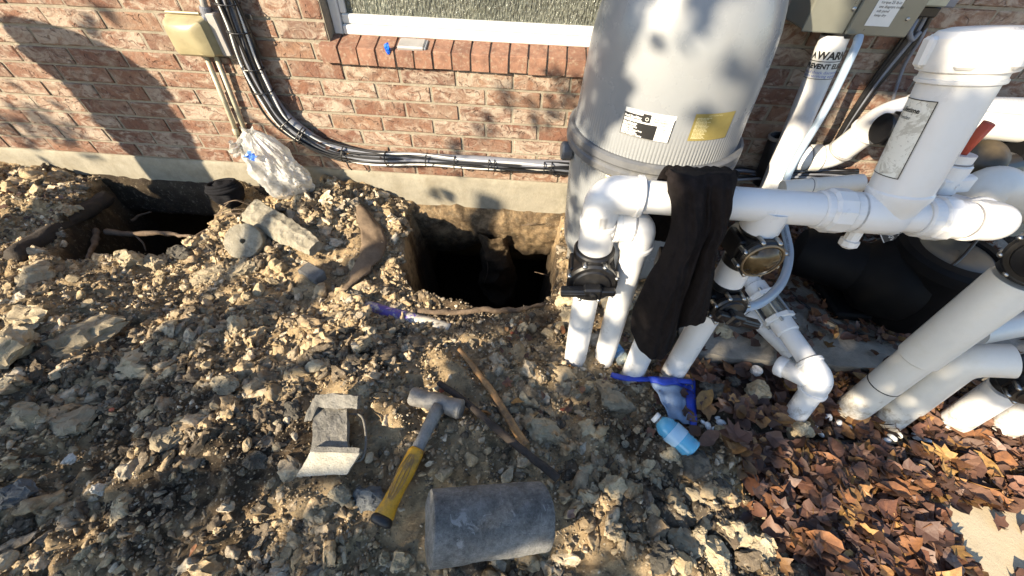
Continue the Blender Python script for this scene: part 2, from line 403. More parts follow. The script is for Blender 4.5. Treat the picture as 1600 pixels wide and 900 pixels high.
def m_gravel(name='rubble_stone', attr=True):
    a = N(name); co = a.coord('World')
    if attr:
        at = a.n('Attribute', attribute_name='Col'); c = at.outputs['Color']
    else:
        c = a.ramp(a.rnd(), [(0, (.19, .155, .105)), (.2, (.45, .355, .21)), (.4, (.56, .45, .28)), (.55, (.34, .265, .16)), (.75, (.62, .53, .37)), (.88, (.26, .22, .155)), (1, (.50, .39, .235))])
    c = a.mix(a.ramp(a.noise(co, 38, 8, .75), [(.4, .55), (.6, 0.0)]), c, (.12, .096, .066))
    c = a.mix(a.ramp(a.noise(co, 85, 6, .75), [(.55, 0.0), (.70, .6)]), c, (.60, .53, .41))
    a.base(c); a.set(Roughness=.92, Specular_IOR_Level=.2)
    b = a.bump(a.noise(co, 70, 8, .75), .7, .012); a.bump(a.noise(co, 320, 5, .7), .6, .004, b); return a.m
def m_leaf(attr=False):
    a = N('dry_leaf_litter' if attr else 'dry_leaf'); co = a.coord('World')
    if attr: c = a.n('Attribute', attribute_name='Col').outputs['Color']
    else: c = a.ramp(a.rnd(), [(0, (.10, .055, .040)), (.12, (.19, .085, .048)), (.28, (.13, .068, .048)), (.42, (.30, .135, .055)), (.58, (.22, .12, .075)), (.72, (.38, .20, .07)), (.88, (.43, .25, .08)), (.94, (.27, .18, .14))], 'CONSTANT')
    c = a.mix(a.ramp(a.noise(co, 55, 6, .7), [(.42, .45), (.62, 0.0)]), c, (.07, .036, .028))
    a.base(c); a.set(Roughness=.55, Specular_IOR_Level=.4); a.bump(a.noise(co, 120, 4, .6), .25, .004)
    tr = a.n('BsdfTranslucent'); a.l(c, tr.inputs[0]); ms = a.n('MixShader'); ms.inputs[0].default_value = .15
    a.l(a.b.outputs[0], ms.inputs[1]); a.l(tr.outputs[0], ms.inputs[2]); a.l(ms.outputs[0], a.out.inputs[0]); return a.m
M_BRICK, M_MORTAR, M_SILL = m_brick(), m_mortar(), m_sillbrick()
M_FOUND = m_concrete('foundation_concrete', (.22, .20, .155), (.32, .295, .235), (.17, .14, .09), 9, .35, .55)
M_PAD = m_concrete('pad_concrete', (.20, .185, .16), (.33, .305, .26), (.08, .07, .055), 12, .5, .6)
M_PALE = m_concrete('pale_concrete', (.24, .215, .16), (.43, .39, .305), (.14, .115, .075), 24, 1.0, .65)
M_DCORE = m_concrete('dark_concrete', (.085, .085, .085), (.20, .195, .185), (.05, .048, .045), 15, .6, .6)
M_PATH = m_concrete('path_concrete', (.42, .35, .24), (.53, .45, .32), (.3, .23, .14), 10, .25, .3)
M_SOIL = m_soil(); M_GRAV = m_gravel(); M_ROCK = m_gravel('loose_rock', False); M_LEAF = m_leaf(); M_LEAFS = m_leaf(True)
M_PVC = plain('white_pvc', (.63, .63, .63), .30, var=.03, dirt=(.45, .41, .33), dsc=9, damt=.22)
M_PVC2 = plain('aged_pvc', (.62, .60, .55), .36, var=.05, dirt=(.42, .37, .28), dsc=9, damt=.35)
M_BLACK = plain('black_plastic', (.009, .009, .010), .34, var=.3, dirt=(.05, .046, .04), dsc=20, damt=.3)
M_RUB = plain('black_rubber', (.012, .012, .014), .5, var=.3)
M_SCREW = plain('screw_steel', (.38, .38, .37), .35, 1.0, .1)
M_GREY = plain('grey_plastic', (.20, .215, .24), .45, var=.1)
M_TANK = plain('tank_shell', (.22, .232, .244), .28, var=.05, nsc=5, dirt=(.21, .205, .19), dsc=2.5, damt=.3)
M_BAND = plain('tank_band', (.10, .105, .115), .42, var=.12, dirt=(.25, .24, .21), dsc=14, damt=.4)
M_WHITE = plain('label_white', (.62, .62, .60), .4, var=.03)
M_INK = plain('label_ink', (.015, .015, .016), .4, var=.1)
M_GOLD = plain('label_gold', (.33, .27, .09), .35, .35, var=.1)
M_GOLDT = plain('label_gold_print', (.66, .60, .34), .4, var=.1)
M_YEL = plain('warning_yellow', (.80, .52, .02), .4, var=.05)
M_FRAME = plain('window_vinyl', (.58, .58, .57), .35, var=.03)
M_TAN = plain('tan_cover', (.29, .25, .145), .38, var=.22, dirt=(.17, .14, .08), dsc=9, damt=.4)
M_BOXG = plain('weathered_grey_metal', (.30, .29, .28), .5, .2, var=.15)
M_CAB = plain('cabinet_metal', (.20, .205, .175), .3, .35, var=.08, nsc=6)
M_COND = plain('painted_conduit', (.40, .37, .27), .42, .1, var=.18, nsc=30)
M_CABG = plain('grey_conduit', (.16, .17, .20), .35, var=.1)
M_CABW = plain('white_cable', (.66, .66, .63), .4, var=.08)
M_HOSE = plain('grey_hose', (.30, .38, .47), .34, var=.06)
M_FAB = plain('black_fleece', (.013, .0105, .0105), .95, var=.4, nsc=60, bump=.5, bsc=240, spec=.1)
M_KNIT = plain('black_knit', (.012, .012, .014), .95, var=.3, nsc=90, bump=.6, bsc=260, spec=.1)
M_RED = plain('red_plastic', (.42, .075, .04), .5, var=.1)
M_BLUE = plain('blue_plastic', (.01, .13, .72), .35, var=.2)
M_TARP = plain('blue_tarp', (.016, .045, .36), .42, var=.2, nsc=50, bump=.4, bsc=180)
M_TARPG = plain('grey_blue_tarp', (.20, .27, .38), .42, var=.15, nsc=50, bump=.4, bsc=180)
M_YH = None
M_STEELD = plain('dirty_steel', (.20, .19, .175), .55, .35, var=.4, nsc=40, bump=.5, bsc=120, dirt=(.30, .27, .21), dsc=22, damt=.8)
M_GRIP = plain('yellow_grip', (.62, .32, .02), .5, var=.15, bump=.3, bsc=90, dirt=(.16, .105, .045), dsc=20, damt=.9)
M_WOOD = plain('bare_wood', (.30, .17, .07), .7, var=.4, nsc=40, bump=.5, bsc=110, dirt=(.08, .055, .04), dsc=16, damt=.8)
M_BARK = plain('dark_bark', (.040, .030, .024), .85, var=.5, nsc=50, bump=.9, bsc=90)
M_ROOT = plain('root_bark', (.125, .088, .058), .85, var=.35, nsc=40, bump=.8, bsc=70)
M_CLAY = plain('brown_sheet', (.135, .095, .060), .85, var=.3, nsc=25, bump=.6, bsc=60, dirt=(.10, .07, .045), dsc=14, damt=.6)
M_PEB = plain('white_pebble_stone', (.72, .72, .70), .5, var=.1, nsc=40)
M_PUMP = plain('pump_black', (.0045, .0045, .005), .6, var=.3, dirt=(.008, .0075, .007), dsc=14, damt=.4, spec=.09)
M_LIDC = plain('cloudy_lid', (.055, .058, .052), .35, var=.15, nsc=20)
M_BRONZE = plain('smoky_lid', (.060, .040, .018), .12, 0.0, var=.7, nsc=30)
M_SPONGE = plain('sponge_yellow', (.55, .42, .14), .8, var=.15)
def m_purple():
    a = N('primed_pvc'); co = a.coord('World')
    f = a.ramp(a.noise(co, 9, 6, .7), [(.46, 0.0), (.52, 1.0)])
    c = a.mix(f, (.085, .06, .30), (.52, .48, .40)); c = a.mix(a.ramp(a.noise(co, 30, 6, .7), [(.5, 0.0), (.65, .8)]), c, (.16, .12, .08))
    a.base(c); a.set(Roughness=.5); return a.m
M_PURPLE = m_purple(); M_CHIP = plain('brick_chip_clay', (.26, .07, .035), .85, var=.25)
def m_film():
    a = N('clear_film'); co = a.coord('World')
    a.base(a.ramp(a.noise(co, 14, 6, .7, .5), [(.35, (.44, .435, .42)), (.65, (.68, .675, .65))])); a.set(Roughness=.22, Specular_IOR_Level=.7)
    a.bump(a.noise(co, 16, 5, .6, 1.5), .5, .02)
    tr = a.n('BsdfTranslucent'); tr.inputs[0].default_value = (.8, .78, .72, 1); ms = a.n('MixShader'); ms.inputs[0].default_value = .35
    a.l(a.b.outputs[0], ms.inputs[1]); a.l(tr.outputs[0], ms.inputs[2])
    tp = a.n('BsdfTransparent'); m2 = a.n('MixShader'); a.l(a.ramp(a.noise(co, 9, 5, .6), [(.45, .16), (.65, .50)]), m2.inputs[0])
    a.l(ms.outputs[0], m2.inputs[1]); a.l(tp.outputs[0], m2.inputs[2]); a.l(m2.outputs[0], a.out.inputs[0]); return a.m
M_FILM = m_film()
def m_pane():
    a = N('obscure_glass'); co = a.coord('World')
    st_ = a.noise(a.scale(co, (1, 1, .45)), 130, 4, .65, .5); a.base(a.mix(a.ramp(st_, [(.40, 0.0), (.62, 1.0)]), (.115, .12, .102), a.ramp(a.noise(co, 4, 3, .6), [(.35, (.18, .195, .16)), (.65, (.36, .37, .31))]))); a.set(Roughness=.16, Specular_IOR_Level=.8)
    v = a.scale(co, (1, 1, .42)); h = a.math('ADD', a.noise(v, 95, 3, .6, 1.0), a.math('MULTIPLY', a.vor(v, 120), .8)); a.bump(h, 1.0, .02)
    tp = a.n('BsdfTransparent'); tp.inputs[0].default_value = (.8, .85, .78, 1); ms = a.n('MixShader'); ms.inputs[0].default_value = .38
    a.l(a.b.outputs[0], ms.inputs[1]); a.l(tp.outputs[0], ms.inputs[2]); a.l(ms.outputs[0], a.out.inputs[0]); return a.m
M_PANE = m_pane()
def m_clear(name, tint, mixf=.7, rough=.08):
    a = N(name); a.base(tint); a.set(Roughness=rough, Specular_IOR_Level=.6)
    tp = a.n('BsdfTransparent'); tp.inputs[0].default_value = (*[min(1, .4+x) for x in tint], 1); ms = a.n('MixShader'); ms.inputs[0].default_value = mixf
    a.l(a.b.outputs[0], ms.inputs[1]); a.l(tp.outputs[0], ms.inputs[2]); a.l(ms.outputs[0], a.out.inputs[0]); return a.m
M_CLEAR = m_clear('clear_plastic', (.55, .65, .72), .84)
M_DRINK = plain('blue_drink', (.03, .36, .58), .08, var=.05, spec=.7)
M_SIGHT = m_clear('dull_clear_plastic', (.35, .34, .28), .35, .2)
def m_foliage():
    a = N('tree_leaves'); a.base(a.ramp(a.rnd(), [(0, (.05, .09, .03)), (1, (.08, .11, .03))])); a.set(Roughness=.6); return a.m
M_FOL = m_foliage()

def text_geo(body, size, fn, bold=0.0, align='LEFT', shear=0.0):
    """flat lettering mapped through fn(x, y) -> 3D point"""
    c = bpy.data.curves.new('lettering', 'FONT'); c.body = body; c.size = size; c.align_x = align; c.offset = bold; c.shear = shear; c.resolution_u = 3
    o = bpy.data.objects.new('lettering', c); C.objects.link(o)
    bpy.context.view_layer.update()
    me = bpy.data.meshes.new_from_object(o.evaluated_get(bpy.context.evaluated_depsgraph_get()))
    V = [fn(v.co.x, v.co.y) for v in me.vertices]; F = [tuple(p.vertices) for p in me.polygons]
    bpy.data.objects.remove(o); bpy.data.meshes.remove(me); bpy.data.curves.remove(c)
    return V, F
def patch(fn, x0, x1, y0, y1, nx=12, ny=2):
    V = [fn(x0+(x1-x0)*i/nx, y0+(y1-y0)*j/ny) for j in range(ny+1) for i in range(nx+1)]
    F = [(j*(nx+1)+i, j*(nx+1)+i+1, (j+1)*(nx+1)+i+1, (j+1)*(nx+1)+i) for j in range(ny) for i in range(nx)]
    return V, F

# ================================================================== THE SETTING: ground, pads, path, holes
GS = .0095
gx = np.arange(-3.7, 3.31, GS); gy = np.arange(-2.7, .0626, GS)
GX, GY = np.meshgrid(gx, gy)
GZ = hfull(GX, GY)
V = np.stack([GX.ravel(), GY.ravel(), GZ.ravel()], 1); nx_ = len(gx); ny_ = len(gy)
ii = (np.arange(ny_-1)[:, None]*nx_ + np.arange(nx_-1)[None, :]).ravel()
F = np.stack([ii, ii+1, ii+1+nx_, ii+nx_], 1)
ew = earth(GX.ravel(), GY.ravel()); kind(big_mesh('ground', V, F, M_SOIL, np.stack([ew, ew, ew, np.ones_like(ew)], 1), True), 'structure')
kind(obj('yard', [box(-40, -3.65, -40, .1, -.3, -.02), box(3.25, 40, -40, .1, -.3, -.03), box(-3.65, 3.25, -40, -2.65, -.3, -.025)], M_SOIL), 'structure')
def ground_z(X, Y):
    i = int(np.clip((X-gx[0])/GS, 0, nx_-2)); j = int(np.clip((Y-gy[0])/GS, 0, ny_-2))
    return float(GZ[j, i])

def earthy(o, v):  # even soil tone; dark values put the shade of the cavities into it
    a = o.data.color_attributes.new('Col', 'FLOAT_COLOR', 'POINT'); a.data.foreach_set('color', [v, v, v, 1.0]*len(o.data.vertices)); return o
# undercut soil behind the right hole: hanging face, soil pillar and the burrow under the slab
bx_ = np.linspace(-.78, .30, 90)
prof = [(.02, .02), (-.03, .0), (-.062, -.035), (-.055, -.09), (-.035, -.17), (-.01, -.26), (.03, -.33), (.12, -.36), (.9, -.38)]
Vv, Ff = [], []
pp = np.array(prof); tt = np.linspace(0, len(prof)-1, 34)
for t in tt:
    i = min(int(t), len(prof)-2); f = t-i; y0, z0 = pp[i]*(1-f)+pp[i+1]*f
    for x in bx_:
        k = .06*float(vn(np.array(x*7+3), np.array(z0*7+1.), 21)) + .03*float(vn(np.array(x*22.), np.array(z0*22+y0*15), 22)) + .016*float(vn(np.array(x*60.), np.array(z0*60+y0*30), 23))
        low = .16*float(vn(np.array(x*4.2), np.array(.3), 24)) if z0 < -.1 else 0
        Vv.append((x, min(y0 - abs(k)*.9 + .012, .95), z0 + low*min(1, (-.1-z0)/.2) + k*.4))
nb = len(bx_); Ff = [(j*nb+i, j*nb+i+1, (j+1)*nb+i+1, (j+1)*nb+i) for j in range(len(tt)-1) for i in range(nb-1)]
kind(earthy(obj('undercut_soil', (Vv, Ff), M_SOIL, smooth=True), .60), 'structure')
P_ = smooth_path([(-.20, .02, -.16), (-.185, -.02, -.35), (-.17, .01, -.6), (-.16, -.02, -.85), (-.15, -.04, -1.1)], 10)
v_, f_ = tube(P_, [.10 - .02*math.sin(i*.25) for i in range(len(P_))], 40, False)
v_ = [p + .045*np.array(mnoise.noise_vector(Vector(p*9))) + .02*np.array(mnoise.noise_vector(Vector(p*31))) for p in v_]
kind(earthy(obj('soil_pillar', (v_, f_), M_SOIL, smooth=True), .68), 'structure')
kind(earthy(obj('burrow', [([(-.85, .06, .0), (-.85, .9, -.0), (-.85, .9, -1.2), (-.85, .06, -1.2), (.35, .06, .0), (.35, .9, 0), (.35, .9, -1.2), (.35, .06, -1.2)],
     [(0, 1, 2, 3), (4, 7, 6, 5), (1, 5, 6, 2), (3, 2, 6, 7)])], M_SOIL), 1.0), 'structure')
bx2 = np.linspace(-2.8, -1.5, 80); Vv = []
prof2 = [(.03, .07), (-.01, .06), (-.035, .02), (-.04, -.06), (-.03, -.17), (.03, -.21), (.9, -.23)]
pp = np.array(prof2); tt = np.linspace(0, len(prof2)-1, 26)
for t in tt:
    i = min(int(t), len(prof2)-2); f = t-i; y0, z0 = pp[i]*(1-f)+pp[i+1]*f
    for x in bx2:
        k = .05*float(vn(np.array(x*8+3), np.array(z0*8+1.), 31)) + .025*float(vn(np.array(x*25.), np.array(z0*25.), 32))
        Vv.append((x, min(.95, y0 - abs(k)*.8 + .01), z0 + k*.3))
nb = len(bx2); Ff = [(j*nb+i, j*nb+i+1, (j+1)*nb+i+1, (j+1)*nb+i) for j in range(len(tt)-1) for i in range(nb-1)]
kind(earthy(obj('trench_back', (Vv, Ff), M_SOIL, smooth=True), .95), 'structure')  # shaded strip under the footing, painted as a dark soil tone
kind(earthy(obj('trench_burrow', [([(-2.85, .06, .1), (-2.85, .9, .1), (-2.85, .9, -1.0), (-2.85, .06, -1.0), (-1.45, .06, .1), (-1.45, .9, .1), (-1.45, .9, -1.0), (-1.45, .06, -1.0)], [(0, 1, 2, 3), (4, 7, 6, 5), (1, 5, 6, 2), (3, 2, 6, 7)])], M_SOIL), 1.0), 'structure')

def rough_slab(name, x0, x1, y0, y1, z0, z1, mat, seed, nx=60, ny=30, amp=.006):
    """a slab with broken, uneven edges and top"""
    Vv, Ff = [], []
    xs = np.linspace(x0, x1, nx); ys = np.linspace(y0, y1, ny)
    def pt(x, y, z):
        k = np.array(mnoise.noise_vector(Vector((x*6+seed, y*6, z*6))))*amp*1.6 + np.array(mnoise.noise_vector(Vector((x*22+seed, y*22, z*22))))*amp
        return (x+k[0], y+k[1], z+k[2])
    def sheet(A):
        b = len(Vv); h, w_ = len(A), len(A[0])
        for r in A: Vv.extend(r)
        Ff.extend((b+j*w_+i, b+j*w_+i+1, b+(j+1)*w_+i+1, b+(j+1)*w_+i) for j in range(h-1) for i in range(w_-1))
    sheet([[pt(x, y, z1) for x in xs] for y in ys])
    zs = np.linspace(z0, z1, 8)
    sheet([[pt(x, y0, z) for x in xs] for z in zs]); sheet([[pt(x0, y, z) for y in ys[::-1]] for z in zs]); sheet([[pt(x1, y, z) for y in ys] for z in zs])
    o = obj(name, (Vv, Ff), mat, smooth=True)
    kind(o, 'structure'); return o
rough_slab('tank_pad', .215, .86, -.62, -.03, -.6, .02, M_PAD, 3, 40, 40, .009)
rough_slab('equipment_pad', .66, 2.5, -.96, -.05, -.1, .085, M_PAD, 9, 110, 50, .007)
rough_slab('path', 1.27, 3.0, -2.7, -1.37, -.05, .022, M_PATH, 5, 60, 40, .004)

# ================================================================== HOUSE WALL
wall = thing('house_wall', 'brick house wall with white smears over a pale concrete footing and a white framed window', 'wall', (0, 0, .2))
CO, BL = .0762, .254
WX0, WX1, WZ0 = -.90, .47, .7334
obj('mortar', [box(-4.2, WX0, -.001, .12, .2, 1.9), box(WX1, 3.6, -.001, .12, .2, 1.9), box(WX0, WX1, -.001, .12, .2, WZ0+.035)], M_MORTAR, wall)
# foundation with a slightly uneven cast face
fx = np.linspace(-4.2, 3.6, 260); fz = np.concatenate([np.linspace(-.16, .188, 14), [.1985]]); Vv = []
for z in fz:
    for x in fx:
        k = .006*float(vn(np.array(x*5.), np.array(z*9), 41)) + .003*float(vn(np.array(x*30.), np.array(z*30), 42))
        Vv.append((x, -.004 + k + (.006 if z > .19 else 0) - .02*max(0, .0-z), z))
nb = len(fx); Ff = [(j*nb+i, j*nb+i+1, (j+1)*nb+i+1, (j+1)*nb+i) for j in range(len(fz)-1) for i in range(nb-1)]
b0 = len(Vv)
for x in fx: Vv.append((x, .12, .1985))
Ff += [((len(fz)-1)*nb+i, (len(fz)-1)*nb+i+1, b0+i+1, b0+i) for i in range(nb-1)]
for x in fx: Vv.append((x, .12, -.17))
Ff += [(i+1, i, b0+nb+i, b0+nb+i+1) for i in range(nb-1)]
obj('foundation', (Vv, Ff), M_FOUND, wall, smooth=True)

def brick_mesh(seed, L, H=CO-.0105, D=.09):
    rs = np.random.RandomState(seed); V, F = box(-L/2, L/2, -.006, D, -H/2, H/2, .0035)
    V = [tuple(np.array(p) + rs.uniform(-1, 1, 3)*np.array([.0022, .0022, .0016])) for p in V]
    me = bpy.data.meshes.new('brick'); me.from_pydata(V, [], F); me.update(); me.materials.append(M_BRICK); return me
BM = [brick_mesh(i, BL-.011) for i in range(8)]
cut_cache = {}
wz0 = .2
phases = {0: .0, 1: .5, 2: .02, 3: .47, 4: .03, 5: .52, 6: -.02}
nbk = 0
for row in range(14):
    zc = .2 + (row+.5)*CO
    ph = (-.862 if row % 2 == 0 else -.735) + RS.uniform(-.012, .012)
    n0 = int((-3.55-ph)//BL); 
    for k in range(n0, 26):
        xa, xb = ph + k*BL, ph + (k+1)*BL
        if xa < -3.6 or xb > 2.7: continue
        spans = [(xa, xb)]
        if zc > WZ0:
            spans = []
            if xa < WX0: spans.append((xa, min(xb, WX0)))
            if xb > WX1: spans.append((max(xa, WX1), xb))
        for a, b in spans:
            if b-a < .03: continue
            L = b-a-.011
            if abs(L-(BL-.011)) < .002: me = BM[RS.randint(8)]
            else:
                kk = round(L, 3)
                if kk not in cut_cache: cut_cache[kk] = brick_mesh(100+len(cut_cache), L)
                me = cut_cache[kk]
            o = link_mesh('brick', me, wall, (float((a+b)/2), float(RS.uniform(-.003, .002)), float(zc-.2+RS.uniform(-.0012, .0012))))
            o.rotation_euler = (RS.uniform(-.006, .006), RS.uniform(-.004, .004), RS.uniform(-.006, .006)); nbk += 1
# rowlock sill: bricks on edge, tops sloping out
def sill_mesh(seed):
    rs = np.random.RandomState(seed); hw = .0815/2-.0042; b = .004
    pr = [(-.030, .0), (-.030, .066-b), (-.030+b, .066), (.075, .094), (.10, .094), (.10, 0)]
    V = []; F = []
    for sx in (-1, 1):
        for ins, in ((0,),):
            V += [(sx*hw, y, z) for y, z in pr]
    n = len(pr)
    F = [tuple(range(n)), tuple(range(2*n-1, n-1, -1))] + [(i, n+i, n+(i+1) % n, (i+1) % n) for i in range(n)]
    V = [tuple(np.array(p)+rs.uniform(-1, 1, 3)*.0014) for p in V]
    me = bpy.data.meshes.new('sill_brick'); me.from_pydata(V, [], F); me.update(); me.materials.append(M_SILL); return me
SMS = [sill_mesh(i) for i in range(6)]
x = -.945; k = 0
while x < .52:
    o = link_mesh('sill_brick', SMS[k % 6], wall, (x+.04075, RS.uniform(-.003, .003), WZ0+.003-.2 + RS.uniform(-.0015, .0015))); x += .0815; k += 1
obj('sill_mortar', [([(-.945, -.021, WZ0+.004), (.53, -.021, WZ0+.004), (.53, -.021, WZ0+.058), (-.945, -.021, WZ0+.058), (-.945, .075, WZ0+.089), (.53, .075, WZ0+.089), (-.945, .1, WZ0+.004), (.53, .1, WZ0+.004)],
    [(0, 1, 2, 3), (3, 2, 5, 4), (0, 6, 7, 1), (0, 3, 4, 6)])], M_MORTAR, wall)
# window: vinyl frame, obscure pane, dim room behind
win = obj('window', [box(WX0+.002, WX0+.04, .060, .12, WZ0+.09, 1.9, .004), box(WX0+.0425, WX1-.002, .058, .12, WZ0+.091, WZ0+.128, .005),
                     box(WX0+.0425, WX1-.04, .072, .12, WZ0+.1285, WZ0+.165, .005), box(WX0+.0405, WX0+.066, .074, .12, WZ0+.1655, 1.9, .004),
                     box(WX1-.038, WX1-.003, .060, .12, WZ0+.130, 1.9, .004)], M_FRAME, wall)
pane = obj('pane', box(WX0+.06, WX1-.04, .088, .093, WZ0+.16, 1.9), M_PANE, win)
M_ROOM = plain('dim_room_paint', (.17, .18, .15), .9)
room = obj('room', [([(-1.2, .125, .5), (.8, .125, .5), (.8, 1.2, .5), (-1.2, 1.2, .5), (-1.2, .125, 2.2), (.8, .125, 2.2), (.8, 1.2, 2.2), (-1.2, 1.2, 2.2)],
    [(0, 1, 2, 3), (3, 2, 6, 7), (0, 3, 7, 4), (1, 5, 6, 2), (4, 7, 6, 5)]), ([(WX0-.3, .13, WZ0+.12), (WX1+.3, .13, WZ0+.12), (WX1+.3, .32, WZ0+.12), (WX0-.3, .32, WZ0+.12)], [(0, 1, 2, 3)])], M_ROOM, win)
# things on the inner ledge, seen through the glass
z_ = WZ0+.12
tag(obj('sponge', [obox((-.29, .17, z_+.035), (1, .1, 0), (-.1, 1, 0), (0, 0, 1), .055, .03, .035, .012)], M_SPONGE), 'yellow sponge block standing on the ledge behind the wet-looking window glass', 'sponge')
pk = thing('cleaning_pack', 'pale blue and white pack leaning behind the left end of the window pane', 'package', (-.75, .2, z_))
obj('wrapper', [obox((-.72, .15, z_+.10), (1, 0, 0), (0, 1, 0), (0, 0, 1), .055, .02, .10, .01)], plain('pale_blue_wrap', (.45, .66, .74), .3), pk)
obj('band_print', [obox((-.72, .128, z_+.075), (1, 0, 0), (0, 1, 0), (0, 0, 1), .054, .001, .018)], plain('teal_print', (.05, .30, .42), .3), pk)
# blue scrap and grey cover resting on the sill
p = ony(606, 78, -.034)
Vs, Fs = stone(5, 2, 12, (.012, .008, .024), .5)
o = obj('plastic_scrap', (Vs + p + np.array([0, 0, .004]), [tuple(f) for f in Fs]), M_BLUE); tag(o, 'crumpled bright blue plastic scrap caught on the front edge of the brick window sill', 'scrap')
p = ony(644, 70, .01)
cv = thing('loose_cover', 'small grey rectangular cover lying on the brick window sill beside the blue scrap', 'cover', p)
obj('shell', [obox(p, (1, 0, .0), (0, 1, .24), (0, -.24, 1), .058, .036, .010, .006)], M_BOXG, cv)
obj('end_cap', [obox(p + np.array([.062, .0, -.002]), (1, 0, 0), (0, 1, .24), (0, -.24, 1), .0035, .033, .0085, .002)], M_GREY, cv)

# ================================================================== FIXTURES ON THE LEFT OF THE WALL
p = ony(302, 57, -.055)
ob_ = thing('outlet_box', 'tan weatherproof outlet cover with bulging lid beside a grey box on the sunny brick wall', 'outlet box', (p[0], 0, p[2]))
def loft(sections):                       # list of rings of equal length
    V = [q for s in sections for q in s]; n = len(sections[0]); F = []
    for i in range(len(sections)-1):
        for j in range(n): k = (j+1) % n; F.append((i*n+j, i*n+k, (i+1)*n+k, (i+1)*n+j))
    F.append(tuple(range(n-1, -1, -1))); F.append(tuple(range((len(sections)-1)*n, len(sections)*n))); return V, F
def rrect(cx, cz, hx, hz, r, y, k=5, dz=0):
    out = []
    for sx, sz, a0 in ((1, 1, 0), (-1, 1, 90), (-1, -1, 180), (1, -1, 270)):
        for t in range(k):
            a = rad(a0 + 90*t/(k-1)); out.append(np.array([cx+sx*(hx-r)+r*math.cos(a), y, cz+sz*(hz-r)+r*math.sin(a)+dz]))
    return out
cx, cz = p[0], p[2]
obj('cover', loft([rrect(cx, cz, .090, .074, .012, -.018), rrect(cx, cz, .090, .074, .012, -.045), rrect(cx, cz, .086, .070, .012, -.050), rrect(cx-.004, cz-.004, .080, .064, .014, -.080), rrect(cx-.012, cz-.006, .064, .052, .018, -.094), rrect(cx-.014, cz-.006, .04, .032, .016, -.098)]), M_TAN, ob_, True)
sharp(bpy.data.objects['cover'], 28)
obj('back_box', obox((cx+.108, -.020, cz+.006), (1, 0, 0), (0, 1, 0), (0, 0, 1), .020, .030, .078, .004), M_BOXG, ob_)
obj('mounting_plate', obox((cx, -.011, cz), (1, 0, 0), (0, 1, 0), (0, 0, 1), .092, .006, .072, .003), M_BOXG, ob_)
obj('hinge', tube([(cx-.07, -.050, cz+.083), (cx+.07, -.050, cz+.083)], .005, 10), M_TAN, ob_)
cn = thing('conduit_run', 'pair of thin tan metal conduits dropping from the outlet cover down to the plastic bag', 'conduit', (cx, 0, cz))
for a, b in (((322, 88), (377, 226)), ((336, 84), (391, 226))):
    A, B = ony(*a, -.026), ony(*b, -.022)
    obj('conduit', tube([A, A*.5+B*.5+np.array([.002, 0, 0]), B], .0105, 14), M_COND, cn, True)
    q = A*.17+B*.83
    obj('coupling', ring(q, B-A, .014, .035, .003, 16), M_COND, cn, True)
A, B = ony(309, -30, -.03), ony(326, 34, -.03)
obj('upper_conduit', tube([A, B], .013, 14), M_BOXG, cn, True); obj('connector', [ring(A*.25+B*.75, B-A, .020, .04, .003, 18), ring(A*.1+B*.9, B-A, .025, .016, .003, 6)], M_CABG, cn)
q = ony(392, 205, -.03); obj('strap', obox(q, (1, 0, -.2), (0, 1, 0), (.2, 0, 1), .014, .004, .009, .002), M_SCREW, cn)

cb = thing('cable_bundle', 'thick bundle of grey conduits and black and white cables strapped along the brick wall', 'cable bundle', tuple(ony(440, 190, 0)))
CPX = [(338, -40), (356, 5), (376, 55), (393, 100), (415, 148), (442, 188), (478, 216), (525, 237), (580, 246), (650, 248), (720, 254), (790, 259), (850, 262), (892, 264)]
cpath = smooth_path([ony(x, y, -.055) for x, y in CPX], 8); nC = len(cpath)
def strand(off, r, mat, seed, i0=0, i1=None, wob=.006):
    i1 = i1 or nC; P = []
    for i in range(i0, i1):
        t = nrm(cpath[min(i+1, nC-1)]-cpath[max(i-1, 0)]); s = nrm(np.cross(t, (0, 1, 0)))
        k = i/nC; fl = 1 - .38*sstep(.35, .8, k)
        wb = wob*math.sin(i*.13+seed*2.1) + wob*.6*math.sin(i*.31+seed)
        P.append(cpath[i] + s*(off[0]*fl+wb) + np.array([0, 1, 0])*(off[1]+.4*wob*math.cos(i*.17+seed)))
    obj('cable', tube(P, r, 10), mat, cb, True)
for q in [((.020, .012), .020, M_CABG, 1), ((-.012, .014), .018, M_CABG, 2), ((-.030, .012), .013, M_BLACK, 3), ((.002, -.016), .0075, M_CABG, 4), ((-.022, -.010), .006, M_BLACK, 5),
          ((.022, -.013), .006, M_BLACK, 6), ((.010, -.022), .005, M_BLACK, 7), ((-.010, -.019), .005, M_BLACK, 8), ((.037, .002), .0065, M_BLACK, 9), ((-.038, -.004), .005, M_CABW, 10), ((.032, -.008), .005, M_CABW, 11)]: strand(*q)
strand((-.052, .0), .0055, M_BLACK, 12, 0, 62, .008)
for x, y in [(357, 6), (386, 52), (404, 108), (413, 142), (446, 193), (466, 210), (474, 216), (538, 240), (602, 247), (669, 249), (713, 253), (764, 257), (770, 258), (853, 262), (860, 262)]:
    q = ony(x, y, -.055); i = int(np.argmin([np.linalg.norm(c-q) for c in cpath])); t = nrm(cpath[min(i+1, nC-1)]-cpath[max(i-1, 0)]); s = nrm(np.cross(t, (0, 1, 0))); fl = 1-.36*sstep(.35, .8, i/nC)
    loop = [cpath[i] + s*(.047*fl)*math.cos(a) + np.array([0, 1, 0])*(.036*math.sin(a)-.003) for a in np.linspace(0, 2*math.pi, 17)]
    tail = [loop[3], loop[3]+np.array([.006, -.02, -.006])]
    obj('cable_tie', [tube(loop, .003, 6)] + ([tube(tail, .002, 5)] if RS.rand() < .5 else []), M_BLACK, cb)
